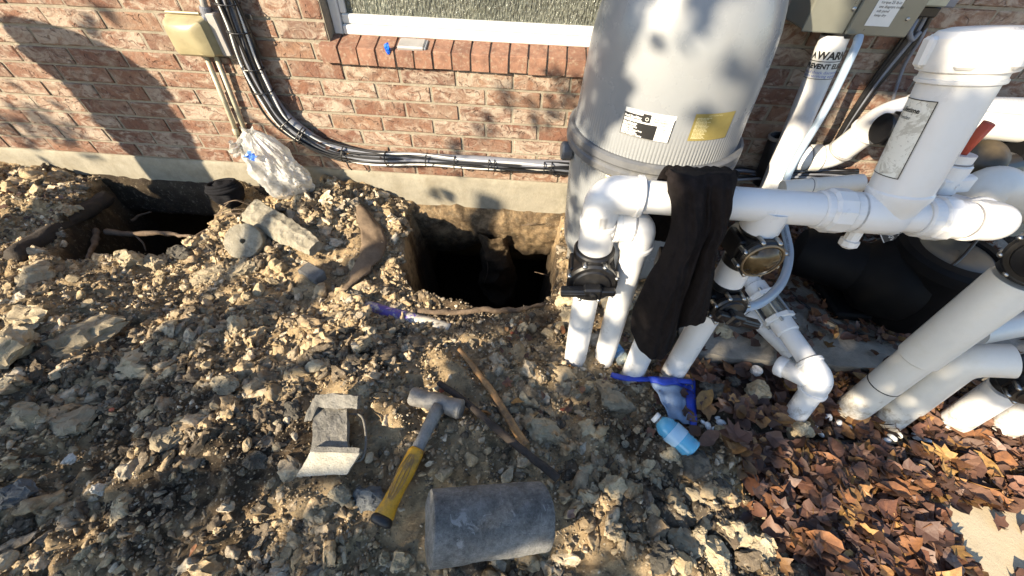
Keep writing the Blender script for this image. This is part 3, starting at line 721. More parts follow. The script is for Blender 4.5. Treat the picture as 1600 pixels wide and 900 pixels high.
q = ony(540, 250, -.06); obj('tie_tail', tube([q, q+np.array([.012, -.01, -.035]), q+np.array([.018, 0, -.055])], .0035, 6), M_BLACK, cb)
q = ony(382, 26, -.03); obj('clamp', obox(q, (1, 0, 0), (0, 1, 0), (0, 0, 1), .030, .003, .010, .002), M_SCREW, cb)

# ================================================================== FILTER TANK
TX, TY = .45, -.355
tank = thing('filter_tank', 'tall grey pool filter tank with ribbed shell, dark clamp band and printed labels', 'filter tank', (TX, TY, .02))
def rib_shell(prof, amp, nseg=960, ribs=160):
    a = np.arange(nseg)*2*math.pi/nseg; V = []; F = []
    tri = np.abs(((a*ribs/(2*math.pi)) % 1)-.5)*2; gro = -(1-sstep(.0, .55, tri))
    for (r, z), am in zip(prof, amp):
        rr = r + am*gro
        V.append(np.stack([TX+rr*np.cos(a), TY+rr*np.sin(a), np.full(nseg, z)], 1))
    V = np.concatenate(V); n = nseg; m_ = len(prof)
    j = np.arange(n); k = (j+1) % n
    F = np.concatenate([np.stack([i*n+j, i*n+k, (i+1)*n+k, (i+1)*n+j], 1) for i in range(m_-1)])
    return V, F
def shell_obj(name, prof, amp):
    V, F = rib_shell(prof, amp); o = big_mesh(name, V - OFF[tank.name], F, M_TANK, smooth=True); o.parent = tank; OFF[o.name] = OFF[tank.name]; return o
up_prof = [(.303, .672), (.3025, .685), (.302, .70), (.301, .725), (.299, .75), (.2975, .78), (.296, .81), (.292, .90), (.288, .97), (.280, 1.03), (.268, 1.08), (.252, 1.13), (.228, 1.19), (.19, 1.25), (.13, 1.30), (.06, 1.325), (.02, 1.33)]
up_amp = [.0035, .0035, .003, .0022, .0012, .0004, 0, 0, 0, 0, 0, 0, 0, 0, 0, 0, 0]
up_prof = [(r-.004, z) for r, z in up_prof]
shell_obj('upper_shell', up_prof, up_amp)
lo_prof = [(.20, .02), (.215, .025), (.222, .09), (.25, .105), (.268, .135), (.275, .18), (.282, .28), (.288, .38), (.292, .45), (.295, .52), (.298, .585), (.299, .635)]
shell_obj('lower_shell', lo_prof, [0, 0, 0, 0, 0, 0, 0, 0, .0008, .002, .003, .0035])
obj('clamp_band', lathe([(.296, .616), (.314, .616), (.322, .624), (.323, .644), (.316, .650), (.316, .656), (.322, .664), (.320, .684), (.310, .690), (.297, .688)], (TX, TY, 0), (0, 0, 1), 120, False), M_BAND, tank, True)
sharp(bpy.data.objects['clamp_band'], 30)
def tank_r(z):
    zz = [q[1] for q in up_prof]; return float(np.interp(z, zz, [q[0] for q in up_prof]))
def tank_hit(x, y, rfun=tank_r):
    d = ray(x, y); r = rfun(.85)
    for _ in range(8):
        ox, oy = CAM[0]-TX, CAM[1]-TY; a = d[0]**2+d[1]**2; b = 2*(ox*d[0]+oy*d[1]); c = ox*ox+oy*oy-r*r
        t = (-b-math.sqrt(max(0, b*b-4*a*c)))/(2*a); z = CAM[2]+d[2]*t; r = rfun(z)
    return math.atan2(CAM[1]+d[1]*t-TY, CAM[0]+d[0]*t-TX), z
def tank_fn(th0, z0, lift, rf=tank_r):
    def fn(x, y):
        z = z0+y; r = rf(z)+lift; th = th0 + x/r
        return (TX+r*math.cos(th), TY+r*math.sin(th), z)
    return fn
tl, tz = tank_hit(979, 166); tr, _ = tank_hit(1060, 178); bl, bz = tank_hit(970, 207)
W1 = (tr-tl)*tank_r(tz); H1 = tz-bz
f0, f1, f2 = tank_fn(tl, tz-H1, .0012), tank_fn(tl, tz-H1, .0024), tank_fn(tl, tz-H1, .0036)
lab = obj('specification_label', patch(f0, 0, W1, 0, H1, 40, 5), M_WHITE, tank, True)
bk = [patch(f1, 0, .42*W1, .66*H1, .84*H1, 18, 3), patch(f1, 0, .70*W1, .02*H1, .56*H1, 28, 4), patch(f1, .38*W1, .54*W1, .62*H1, .92*H1, 8, 3), patch(f1, 0, .012*W1, 0, .85*H1, 1), patch(f1, .985*W1, W1, 0, .85*H1, 1), patch(f1, 0, W1, 0, .012*H1, 40, 1), patch(f1, .55*W1, W1, .555*H1, .565*H1, 8, 1), patch(f1, .55*W1, W1, .66*H1, .672*H1, 8, 1)]
obj('black_print', bk, M_INK, lab)
def tx(body, s, x, y, f, **kw): return text_geo(body, s, lambda a, b: f(a+x, b+y), **kw)
lines = [('Filter Surface Area', .48), ('Design Flow Rate', .425), ('Maximum Working', .355), ('Pressure 50 psi', .295), ('Maximum Operating Temp', .235), ('Cartridge Elements', .175), ('Read the Instructions', .115), ('before Opening or Cleaning', .055)]
obj('white_print', [tx('Pool Spa Filter', .115*H1, .02*W1, .70*H1, f2, bold=.0006)] + [tx(t, .075*H1, .02*W1, y*H1, f2, bold=.0003) for t, y in lines] +
    [lathe([(.044*H1*q, 0) for q in (1.5, 1.05)], f2(.475*W1, .75*H1), (math.cos(tl+.475*W1/.29), math.sin(tl+.475*W1/.29), 0), 24, False)], M_WHITE, lab)
obj('fine_print', [tx('About Series', .085*H1, .60*W1, .77*H1, f1), tx('- About Elements', .085*H1, .57*W1, .69*H1, f1), tx('MODEL AND SERIAL', .055*H1, .60*W1, .59*H1, f1), tx('420', .06*H1, .82*W1, .44*H1, f1), tx('120', .06*H1, .82*W1, .36*H1, f1), tx('50', .06*H1, .83*W1, .26*H1, f1), tx('SQ FT', .05*H1, .80*W1, .12*H1, f1)], M_INK, lab)
tl, tz = tank_hit(1088, 178); tr, _ = tank_hit(1152, 167); bl, bz = tank_hit(1074, 220)
W2 = (tr-tl)*tank_r(tz); H2 = tz-bz
f0, f1 = tank_fn(tl, tz-H2, .0012), tank_fn(tl, tz-H2, .0024)
lab = obj('instruction_label', patch(f0, 0, W2, 0, H2, 36, 5), M_GOLD, tank, True)
gl = [tx('SAFETY INSTRUCTIONS', .055*H2, .3*W2, .91*H2, f1)]
wd = 'pressure valve close pump before system open clean air relief clamp ring tank never start until all'.split()
for i in range(16):
    rs = np.random.RandomState(i); gl.append(tx(' '.join(rs.choice(wd, 5)), .046*H2, .05*W2, (.84-.05*i)*H2, f1, bold=.0002))
obj('gold_print', gl, M_GOLDT, lab)
rb = lambda z: .3235
a0, z0 = tank_hit(946, 258, rb); a1, _ = tank_hit(1060, 285, rb)
for nm, aa, ww in (('warning_sticker', a0, .17), ('warning_sticker', tank_hit(1118, 268, rb)[0], .12)):
    f0, f1 = tank_fn(aa, .556, 0.0, lambda z: .3235 - 0.0), tank_fn(aa, .556, .0008, lambda z: .3235)
    rlow = lambda z: float(np.interp(z, [q[1] for q in lo_prof], [q[0] for q in lo_prof])) + .0045
    f0 = tank_fn(aa, .550, .0, lambda z: max(rlow(z), .303)); f1 = tank_fn(aa, .550, .0008, lambda z: max(rlow(z), .303))
    s_ = obj(nm, patch(f0, 0, ww, 0, .058, 36, 2), M_WHITE, tank, True)
    obj('yellow_strip', patch(f1, 0, ww, .024, .050, 36, 1), M_YEL, s_)
    f2 = tank_fn(aa, .550, .0016, lambda z: max(rlow(z), .303))
    obj('print', [tx('WARNING', .016, .45*ww, .030, f2, bold=.0004), patch(f2, .36*ww, .41*ww, .031, .041, 2, 1), tx('HAZARDOUS PRESSURE', .008, .06*ww, .012, f2)], M_INK, s_)
th_ = rad(187); c0 = np.array([TX+.30*math.cos(th_), TY+.30*math.sin(th_), .585])
obj('drain_plug', lathe([(.030, 0), (.036, .004), (.036, .035), (.030, .042), (.012, .044)], c0, (math.cos(th_), math.sin(th_), 0), 18), M_BAND, tank)

# ================================================================== PVC PLUMBING
M_GLUE = plain('glue_line_grey', (.16, .16, .17), .5)
PR, FR = .040, .048                       # pipe and fitting radii
def pvc(pts, parent, r=PR, name='pipe', mat=None, fil=.0, n=26):
    P = fillet(pts, fil) if fil else [np.asarray(q, float) for q in pts]
    return obj(name, tube(P, r, n), mat or M_PVC, parent, True) and sharp(bpy.data.objects[C.objects[-1].name], 40)
def elbow(a, b, c, parent, r=FR, rr=.055, mat=None, ln=.075, name='elbow'):
    a, b, c = map(np.asarray, (a, b, c)); A = b + nrm(a-b)*ln; D = b + nrm(c-b)*ln
    g = [tube(fillet([A, b, D], rr, 12), r, 28), ring(A, a-b, r+.004, .016, .003), ring(D, c-b, r+.004, .016, .003)]
    o = obj(name, g, mat or M_PVC, parent, True); sharp(o, 40)
    obj('glue_line', ring(A + nrm(a-b)*.0085, a-b, r-.0015, .003, .0005, 28), M_GLUE, parent); obj('glue_line', ring(D + nrm(c-b)*.0085, c-b, r-.0015, .003, .0005, 28), M_GLUE, parent)
    return o
def collar(c, d, parent, r=FR, h=.06, mat=None, name='coupling'):
    o = obj(name, ring(c, d, r, h, .004, 28), mat or M_PVC, parent, True); sharp(o, 40)
    c = np.asarray(c, float)
    for s in (-1, 1): obj('glue_line', ring(c+nrm(d)*s*(h/2+.001), d, r-.003, .003, .0005, 28), M_GLUE, parent)
    return o
def valve(c, ax, face, parent, R=.062, bronze=False, handle=None, name='valve_body'):
    """black three-way valve: round body on the pipe axis, screwed lid facing 'face', handle"""
    c = np.asarray(c, float); ax = nrm(ax); face = nrm(np.asarray(face, float) - ax*np.dot(face, ax)); sd = np.cross(ax, face)
    body = [lathe([(R*.80, -.052), (R*.98, -.030), (R*1.0, .03), (R*.92, .048)], c - face*.0, face, 28), ring(c-ax*(R+.004), ax, min(FR+.008, R*.92), .026, .004), ring(c+ax*(R+.004), ax, min(FR+.008, R*.92), .026, .004)]
    body += [obox(c+sd*s*R*.82 - face*.0, ax, sd, face, .03, .012, .035, .004) for s in (-1, 1)]
    vb = obj(name, body, M_BLACK, parent, True); sharp(vb, 30)
    ld = obj('valve_lid', [lathe([(R*1.06, .048), (R*1.12, .052), (R*1.12, .062), (R*1.02, .067)], c, face, 32)] + ([] if bronze else [lathe([(R*.85, .067), (R*.80, .072), (R*.45, .076), (.018, .078), (.016, .094)], c, face, 28)]), M_BLACK, parent, True); sharp(ld, 30)
    if bronze:
        wn = obj('window_dome', lathe([(R*.97, .066), (R*.90, .074), (R*.66, .082), (R*.3, .087), (.002, .088)], c, face, 30, False), M_BRONZE, parent, True)
        obj('rim_ring', lathe([(R*1.02, .067), (R*1.06, .070), (R*.97, .074), (R*.93, .069)], c, face, 32, False), plain('tarnished_rim', (.22, .17, .11), .35, .6) if 'tarnished_rim' not in MAT else MAT['tarnished_rim'], parent, True)
    for k in range(8):
        a = 2*math.pi*(k+.5)/8; q = c + face*.058 + (ax*math.cos(a)+sd*math.sin(a))*R*1.12
        obj('screw', [lathe([(.0065, -.018), (.0065, .005), (.0048, .010), (.001, .011)], q, face, 9)], M_SCREW, ld, True)
    if handle is not None:
        h = nrm(np.asarray(handle, float) - face*np.dot(handle, face)); hs = np.cross(face, h); b = c + face*.092
        hd = [obox(b + h*.040, h, hs, face, .046, .013, .012, .004), obox(b, h, hs, face, .024, .020, .015, .005), obox(b - h*.03, h, hs, face, .030, .010, .010, .003), lathe([(.012, .008), (.010, .020), (.004, .022)], b, face, 12),
              obox(b + h*.036 - face*.002, h, hs, face, .048, .006, .017, .002)]
        obj('handle', hd, M_BLACK, parent)
    return vb

def disp_late(geo, amp=.004): return [np.asarray(v, float) + amp*np.array(mnoise.noise_vector(Vector(np.asarray(v)*22))) for v in geo[0]], geo[1]
YM = -1.02
E0 = ony(944, 303, YM)
man = thing('pipe_manifold', 'white pool pipe manifold running level before the filter tank on legs with black valves', 'pipework', (E0[0], YM, .05))
ZM = E0[2]
M_end = ony(1545, 347, YM-.02)
Mdir = nrm(M_end-E0)
def mpt(x): return E0 + Mdir*((ony(x, 320, YM)[0]-E0[0])/Mdir[0])
L1b = gp(899, 566); L1b[2] -= .08
elbow(L1b, E0, M_end, man, .0465, .06, ln=.082)
l1 = lambda t: L1b + (E0-L1b)*t
def zt(base, top, z): return base + (top-base)*((z-base[2])/(top[2]-base[2]))
pvc([L1b, zt(L1b, E0, .47)], man); pvc([zt(L1b, E0, .56), zt(L1b, E0, ZM-.03)], man, .040)
vc = ony(925, 420, L1b[1]*.35+E0[1]*.65); vc = zt(L1b, E0, vc[2])
collar(zt(L1b, E0, vc[2]+.150), E0-L1b, man, .0465, .14, name='tee')
valve(vc, E0-L1b, (-.05, -1, .55), man, .062, handle=(-1, 0, -.12))
# second leg, joined by a tee below the manifold
L2b = gp(943, 566); L2b[2] -= .08; L2t = ony(1001, 353, YM)
T2 = zt(L1b, E0, L2t[2])
pvc([T2, L2t - nrm(L2t-T2)*.02], man, .037); collar(T2 + nrm(L2t-T2)*.062, L2t-T2, man, .0455, .05, name='tee')
elbow(T2, L2t, L2b, man, .0425, .05, ln=.062); pvc([L2t + nrm(L2b-L2t)*.03, L2b], man, .0365)
lbl = zt(L2b, L2t, L2t[2]*.80)
# level run
pvc([E0 + Mdir*.05, mpt(1282)], man, .0395); 
un = mpt(1302); obj('union_nut', [ring(un - Mdir*.026, Mdir, .044, .03, .003), ring(un, Mdir, .052, .048, .006, 12), ring(un + Mdir*.034, Mdir, .047, .03, .004)], M_PVC, man)
obj('union_flange', [ring(mpt(1365), Mdir, .047, .11, .006)], M_PVC, man, True)
pvc([un, mpt(1560)], man, .038)
obj('union_nut', [ring(mpt(1447), Mdir, .046, .03, .004), ring(mpt(1470), Mdir, .051, .042, .006, 12), ring(mpt(1497), Mdir, .044, .04, .004)], M_PVC, man)
en = mpt(1572); elbow(en - Mdir*.3, en, en + np.array([.05, .3, -.12]), man, .043, .05, ln=.065)
pvc([en, en + np.array([.06, .36, -.14])], man, .037)
obj('drain_plug', lathe([(.016, 0), (.016, .03), (.021, .032), (.021, .045), (.012, .052)], mpt(1358)+np.array([0, -.005, -.04]), (0, -.2, -1), 10), M_PVC, man)
# third leg, mostly hidden by the garment
L3b = gp(987, 590); L3b[2] -= .08; L3t = mpt(1098)
pvc([L3b, L3t], man, .0385); v3 = zt(L3b, L3t, .60)
valve(v3, L3t-L3b, (-.25, -1, .5), man, .058)
# fourth leg with see-through check valve and a lever valve below it
L4b = gp(1046, 592); L4b[2] -= .08; L4t = mpt(1203)
f4 = lambda z: zt(L4b, L4t, z)
z1, z2 = ony(1176, 398, f4(.62)[1]-.04)[2], ony(1132, 478, f4(.45)[1]-.04)[2]
pvc([L4b, f4(z2-.05)], man, .039); pvc([f4(z2+.05), f4(z1-.05)], man, .041); pvc([f4(z1+.05), L4t], man, .046, name='tee')
valve(f4(z1), L4t-L4b, (.10, -1, .75), man, .048, bronze=True, name='check_valve')
valve(f4(z2), L4t-L4b, (.15, -1, .5), man, .046, handle=(1, -.2, -.35))

# feeder
Cb, Ct = mpt(1388) + np.array([0, 0, .0]), ony(1541, 46, YM+.06)
fd = thing('chemical_feeder', 'big white feeder cylinder with cap and worn peeling label standing on the manifold', 'chlorinator', Cb)
cd_ = nrm(Ct-Cb); HL = np.linalg.norm(Ct-Cb)
o = obj('cylinder', lathe([(.044, .0), (.054, .035), (.060, .05), (.060, .060), (.0575, .064), (.060, HL*.78)], Cb, cd_, 40), M_PVC, fd, True); sharp(o, 30)
o = obj('cap', lathe([(.063, HL*.765), (.066, HL*.77), (.066, HL*.785), (.063, HL*.79), (.063, HL*.815), (.067, HL*.82), (.072, HL*.825), (.074, HL*.85), (.072, HL*.97), (.064, HL*1.0), (.048, HL*1.012), (.024, HL*1.015)], Cb, cd_, 40), M_PVC, fd, True); sharp(o, 30)
ru, rv, _ = frame(cd_)
for a in np.arange(6)*math.pi/3+.3: obj('cap_lug', obox(Cb + cd_*HL*.91 + (ru*math.cos(a)+rv*math.sin(a))*.074, cd_, (-ru*math.sin(a)+rv*math.cos(a)), (ru*math.cos(a)+rv*math.sin(a)), HL*.07, .015, .008, .005), M_PVC, fd)
def fd_fn(th0, h0, lift):
    return lambda x, y: tuple(Cb + cd_*(h0+y) + (.0576+.0024*(h0+y)/(HL*.78)+lift)*(ru*math.cos(th0+x/.0585) + rv*math.sin(th0+x/.0585)))
# angle of the label: find the side facing up-left of the lens
def fd_ang(v): v = np.asarray(v, float); return math.atan2(np.dot(v, rv), np.dot(v, ru))
th = fd_ang(CAM-(Cb+Ct)/2) ; wl, hl = .066, HL*.42
def m_worn():
    a = N('worn_label'); co = a.coord('World'); f = a.ramp(a.noise(co, 26, 8, .75, .6), [(.50, 0.0), (.56, 1.0)]); f2 = a.ramp(a.noise(co, 90, 6, .8), [(.60, 0.0), (.66, 1.0)])
    c = a.mix(f, (.70, .69, .63), (.48, .46, .40)); c = a.mix(f2, c, (.20, .19, .18)); a.base(c); a.set(Roughness=.5); return a.m
M_WORN = m_worn()
sgn = 1
f0 = fd_fn(th-wl/.0585*.5-.75, HL*.27, .0012); f1 = fd_fn(th-wl/.0585*.5-.75, HL*.27, .0024)
lb = obj('worn_label', patch(f0, 0, wl, 0, hl, 24, 3), M_WORN, fd, True)
obj('print', [patch(f1, 0, wl, 0, .0016, 12, 1), patch(f1, 0, wl, hl-.0016, hl, 12, 1), patch(f1, 0, .0016, 0, hl, 1, 4), patch(f1, wl-.0016, wl, 0, hl, 1, 4)] + [tx('Lifetime', .0125, .006, hl*.84, f1, bold=.0003), tx('Feeder', .010, .008, hl*.75, f1)], M_INK, lb)
# small control valve with red lever behind the feeder
rl = thing('lever_valve', 'small white valve with a brick red lever handle beside the big feeder cylinder', 'valve', ony(1478, 262, YM+.1))
A, B, D_ = ony(1448, 318, YM+.06), ony(1502, 240, YM+.08), ony(1546, 192, YM+.08)
pvc([A, B], rl, .028); collar(A*.45+B*.55, B-A, rl, .034, .07); obj('lever', tube([B, D_], [.012, .014], 16, True, .6), M_RED, rl, True)
q = ony(1490, 288, YM+.05); obj('wing', [obox(q, (1, 0, .2), (0, 1, 0), (-.2, 0, 1), .035, .012, .020, .005), lathe([(.006, -.016), (.006, 0)], q, (0, 1, 0), 8)], M_PVC, rl)

# sight glass line from the wall side to the leaf bed
Sa, Sb = onz(1150, 405, .30), onz(1283, 592, .24)
sg = thing('sight_glass_pipe', 'low white pipe with a clear flanged sight glass bending down into the leaves', 'pipe', (Sb[0], Sb[1], 0))
sd_ = nrm(Sb-Sa); LS = np.linalg.norm(Sb-Sa)
ts = lambda x, y: float(np.dot(onz(x, y, .27)-Sa, sd_))
c1, c2 = Sa + sd_*ts(1188, 466), Sa + sd_*ts(1210, 500)
pvc([Sa, c1], sg, .031); pvc([c2, Sb], sg, .031)
obj('clear_tube', tube([c1, c2], .029, 24), M_SIGHT, sg, True)
for c_, e in ((c1, 1), (c2, -1)):
    obj('flange', [lathe([(.040, -.008), (.052, -.006), (.052, .008), (.040, .014)], c_, sd_*e, 8), ring(c_ - sd_*e*.03, sd_, .037, .05, .004)], M_PVC, sg)
u_, v_, _ = frame(sd_)
for k in range(4):
    a = k*math.pi/2+.6; q = (u_*math.cos(a)+v_*math.sin(a))*.043; obj('bolt', tube([c1+q-sd_*.02, c2+q+sd_*.02], .005, 8), M_SCREW, sg)
Sd = gp(1233, 672); Sd[2] -= .08
elbow(Sa, Sb, Sd, sg, .038, .045, ln=.058, name='elbow'); pvc([Sb, Sd], sg, .034)
st = Sb + nrm(Sd-Sb)*.02; q = onz(1222, 573, .18); obj('tee_stub', [tube([st, q], .033, 24), ring(q, q-st, .037, .03, .004)], M_PVC, sg, True)
s2 = thing('lower_pipe', 'thin white pipe slanting along the pad below the sight glass pipe', 'pipe', onz(1200, 520, .12))
pvc([onz(1150, 470, .16), onz(1238, 556, .12)], s2, .026); collar(onz(1162, 482, .155), onz(1238, 556, .12)-onz(1150, 470, .16), s2, .037, .05)
A = ony(1172, 590, gp(1178, 596)[1]); stub = thing('capped_stub', 'short white capped pipe stub standing in the brown leaves', 'pipe stub', gp(1176, 594))
b_ = gp(1170, 592); o = obj('pipe', tube([b_-np.array([0, 0, .04]), b_+np.array([0, 0, .055])], .016, 16), M_PVC, stub, True); o = obj('cap', ring(b_+np.array([0, 0, .062]), (0, 0, 1), .020, .022, .004, 18), M_PVC, stub, True); sharp(o)

# pipes at the right edge
rp = thing('upright_pipe', 'tall plain white pipe with a wide coupling rising from the leaves beside the black pump', 'pipe', gp(1326, 642))
A, B = gp(1322, 648), ony(1592, 436, -1.09); A[2] -= .06
pvc([A, B], rp, .047, mat=M_PVC2); d_ = B-A; q1, q2 = A + d_*.56, A + d_*1.0
o = obj('coupling', lathe([(.0475, -.002), (.053, .004), (.054, np.linalg.norm(q2-q1)-.006), (.051, np.linalg.norm(q2-q1)), (.046, np.linalg.norm(q2-q1)), (.044, np.linalg.norm(q2-q1)-.03)], q1, d_, 36, False), M_PVC2, rp, True); sharp(o, 30)
obj('seam_line', ring(A + d_*.36, d_, .0480, .004, .0005, 36), M_INK, rp)
vb = valve(B + nrm(d_)*.085, d_, (-.6, -.4, .6), rp, .058)
rb_ = thing('elbow_pipe', 'white pipe rising from the leaves and bending level under the tall white pipe', 'pipe', gp(1385, 660))
A, B, D_ = gp(1382, 664), ony(1505, 562, -1.12), ony(1640, 566, -1.16); A[2] -= .06
pvc([A, A*.35+B*.65], rb_, .044, mat=M_PVC2); o = obj('elbow', tube(fillet([A*.55+B*.45, B, B*.42+D_*.58], .12, 12), .048, 32), M_PVC2, rb_, True); sharp(o, 40)
rc = thing('sunlit_pipe', 'short white pipe in full sun beside the orange leaves, black valve at its top', 'pipe', gp(1492, 664))
A, B = gp(1482, 668), ony(1572, 606, -1.14); A[2] -= .05
pvc([A, B], rc, .042); valve(B + nrm(B-A)*.07, B-A, (-.3, -1, .4), rc, .046)
rd_ = thing('edge_pipe', 'white pipe in full sun lowest at the right edge of the picture', 'pipe', gp(1568, 672))
A, B = gp(1556, 676), ony(1650, 622, -1.14); A[2] -= .05; pvc([A, B], rd_, .042)
# far pipes along the wall
bp = thing('return_pipe', 'white pipe with black valve crossing behind the feeder close to the shaded brick wall', 'pipe', ony(1310, 245, -.12))
Q = [ony(1215, 248, -.09), ony(1300, 246, -.10), ony(1382, 184, -.20), ony(1430, 172, -.22), ony(1660, 178, -.25)]
o = obj('pipe', tube(fillet(Q, .06, 8), .052, 26), M_PVC, bp, True)
collar(Q[0]*.35+Q[1]*.65, Q[1]-Q[0], bp, .059, .05, M_PVC2); collar(Q[1]*.8+Q[2]*.2, Q[2]-Q[1], bp, .0555, .014, M_BOXG); elbow(Q[1], Q[2], Q[3], bp, .058, .06)
valve(ony(1408, 203, -.30), (1, 0, 0), (-.3, -1, .3), bp, .06)
b2 = thing('lower_return_pipe', 'second white pipe just below the return pipe at the right edge', 'pipe', ony(1580, 205, -.5))
pvc([ony(1500, 192, -.34), ony(1660, 208, -.34)], b2, .046, mat=M_PVC2)
b3 = thing('suction_pipe', 'grey-white level pipe low behind the manifold between tank and feeder', 'pipe', ony(1280, 296, -.62))
pvc([ony(1222, 296, -.62), ony(1345, 286, -.62)], b3, .030, mat=M_PVC2); collar(ony(1268, 293, -.62), (1, 0, 0), b3, .034, .02, M_PVC2)
b4 = thing('pump_port', 'cream white elbow on top of the black pump', 'pipe', ony(1565, 300, -.75))
o = obj('elbow', tube(fillet([ony(1518, 325, -.75), ony(1545, 285, -.75), ony(1640, 330, -.72)], .08, 9), .056, 28), M_PVC2, b4, True)
dv = thing('rusty_valve', 'brown and black valve in the dark corner right of the feeder', 'valve', ony(1535, 250, -.62))
obj('bonnet', disp_late(lathe([(.05, -.04), (.062, -.03), (.062, .02), (.045, .045), (.02, .05)], ony(1530, 252, -.62), nrm(np.array([-.2, -.6, .8])), 20)), plain('brown_plastic', (.055, .040, .020), .45, var=.4), dv, True)
obj('body', tube([ony(1505, 275, -.58), ony(1570, 262, -.55)], .05, 20), M_BLACK, dv, True)
hb = thing('heater_box', 'black appliance body in the dark corner below the return pipes', 'appliance', ony(1600, 250, -.4))
obj('housing', obox(ony(1605, 238, -.30), (1, .2, 0), (-.2, 1, 0), (0, 0, 1), .16, .10, .10, .02), M_PUMP, hb)
obj('lid', obox(ony(1592, 270, -.45), (1, .2, .3), (-.2, 1, 0), (-.3, 0, 1), .05, .05, .012, .004), M_GREY, hb)
b5 = thing('pump_outlet', 'cream white pipe end showing between the upright pipe and the elbow pipe', 'pipe', onz(1545, 515, .25))
pvc([onz(1520, 520, .25), onz(1600, 505, .25)], b5, .045, mat=M_PVC2)

# ================================================================== ELECTRICAL GEAR ON THE RIGHT OF THE WALL
A, B = ony(1204, 296, -.20), ony(1301, 66, -.13)
ec = thing('white_riser', 'white upright pipe with a printed warning band under the electrical cabinet', 'pipe', A)
pvc([A - (B-A)*.4, A*.5+B*.5, B + (B-A)*.04], ec, .047, mat=M_PVC)
dd = nrm(B-A); HR = np.linalg.norm(B-A)
eu, ev, _ = frame(dd)
t0 = A + dd*HR*.80
ang = math.atan2(np.dot(CAM-t0, ev), np.dot(CAM-t0, eu))
def ec_fn(h, lift, a0):
    return lambda x, y: tuple(t0 + dd*(h+y) + (.0475+lift)*(eu*math.cos(a0+x/.0475) + ev*math.sin(a0+x/.0475)))
ws = obj('warning_band', patch(ec_fn(0, .0004, ang), -.145, .145, 0, .105, 40, 2), M_WHITE, ec, True)
f1 = ec_fn(0, .0012, ang)
obj('print', [tx('WARNING', .033, -.030, .068, f1, bold=.0014), ([f1(-.054, .068), f1(-.033, .068), f1(-.0435, .092)], [(0, 1, 2)]), tx('PREVENT ELECTROCUTION', .022, -.066, .037, f1, bold=.0009), patch(f1, -.12, .12, .059, .0615, 24, 1), patch(f1, -.12, .12, .002, .004, 24, 1)], M_INK, ws)
obj('blue_print', [tx('risk of shock disconnect power', .014, -.065, .020, f1), tx('before servicing equipment call', .014, -.065, .008, f1)], plain('label_blue_ink', (.06, .12, .42), .4), ws)
hs = thing('grey_hose', 'grey-blue flexible hose dropping from the cabinet and curling up to the lever valve', 'hose', ony(1222, 290, -.35))
hp = smooth_path([ony(1342, 58, -.20), ony(1334, 80, -.24), ony(1290, 170, -.29), ony(1240, 255, -.34), ony(1224, 300, -.42), ony(1224, 345, -.56), ony(1233, 395, -.74), ony(1222, 440, -.92), ony(1190, 472, -1.04), ony(1148, 484, -1.09)], 12)
o = obj('tube', tube(hp, .0138, 16), M_HOSE, hs, True)
def hose_text(i0, i1, body, size):
    P = hp[i0:i1]; d = np.concatenate([[0], np.cumsum([np.linalg.norm(P[i+1]-P[i]) for i in range(len(P)-1)])])
    def fn(x, y):
        k = min(int(np.searchsorted(d, x)), len(P)-1); k = max(1, k); f = (x-d[k-1])/max(1e-6, d[k]-d[k-1]); q = P[k-1]*(1-f)+P[k]*f
        t = nrm(P[k]-P[k-1]); c = nrm(CAM-q); c = nrm(c - t*np.dot(c, t)); s = np.cross(c, t); return tuple(q + c*.0145 + s*(y-.004))
    return text_geo(body, size, fn)
obj('print', hose_text(60, 105, 'LIQUIDTIGHT FLEXIBLE CONDUIT 1/2 SUNLIGHT RES', .010), M_INK, hs)
# cabinet
cf = ony(1256, 40, -.17); c2_ = ony(1408, 62, -.17)
cab = thing('electrical_cabinet', 'greenish grey metal electrical cabinet with a white sticker at the top right of the wall', 'electrical box', ((cf[0]+c2_[0])/2, 0, cf[2]))
x0, x1, zb = cf[0], c2_[0], (cf[2]+c2_[2])/2
obj('housing', box(x0, x1, -.168, -.004, zb, zb+.75, .006), M_CAB, cab)
xs = x0 + (x1-x0)*.42
obj('door', box(xs, x1+.004, -.178, -.1685, zb-.006, zb+.74, .004), M_CAB, cab)
obj('side_panel', box(x0-.002, xs-.005, -.173, -.1685, zb-.004, zb+.74, .003), M_CAB, cab)
obj('screw', [lathe([(.007, 0), (.007, .003), (.003, .005)], ony(1334, 14, -.173), (0, -1, 0), 10)], M_SCREW, cab); obj('screw', [lathe([(.006, 0), (.006, .003), (.003, .005)], ony(1418, 30, -.178), (0, -1, 0), 10)], M_SCREW, cab)
sa, sb = ony(1350, 40, -.1785), ony(1388, 42, -.1785)
fst = lambda x, y: (sa[0]+x, -.1792, sa[2]+y)
stk = obj('sticker', patch(fst, 0, sb[0]-sa[0], 0, .26, 3, 3), M_WHITE, cab)
fs2 = lambda x, y: (sa[0]+x, -.1799, sa[2]+y)
obj('print', [tx(t, .011, .012, .10-.012*i, fs2) for i, t in enumerate(['rated 120/240 volts', 'type 3R enclosure', 'wire copper only', 'torque 25 lb-in', 'see diagram inside', 'sub panel', 'keep dry'])], M_INK, stk)
xk = x0+.12
obj('knockout', lathe([(.055, 0), (.055, -.018)], (ony(1305, 62, -.12)[0], -.12, zb), (0, 0, 1), 24), M_BLACK, cab)
cb2 = thing('timer_box', 'small pale green box with a bottom clip to the right of the cabinet', 'electrical box', ony(1450, 20, -.08))
p = ony(1452, 10, -.09); obj('housing', box(p[0]-.045, p[0]+.05, -.10, -.003, p[2], p[2]+.4, .005), plain('pale_green_metal', (.36, .37, .30), .35, .2), cb2)
obj('clip', box(p[0]-.03, p[0]+.06, -.075, -.01, p[2]-.035, p[2]-.003, .004), M_BLACK, cb2)
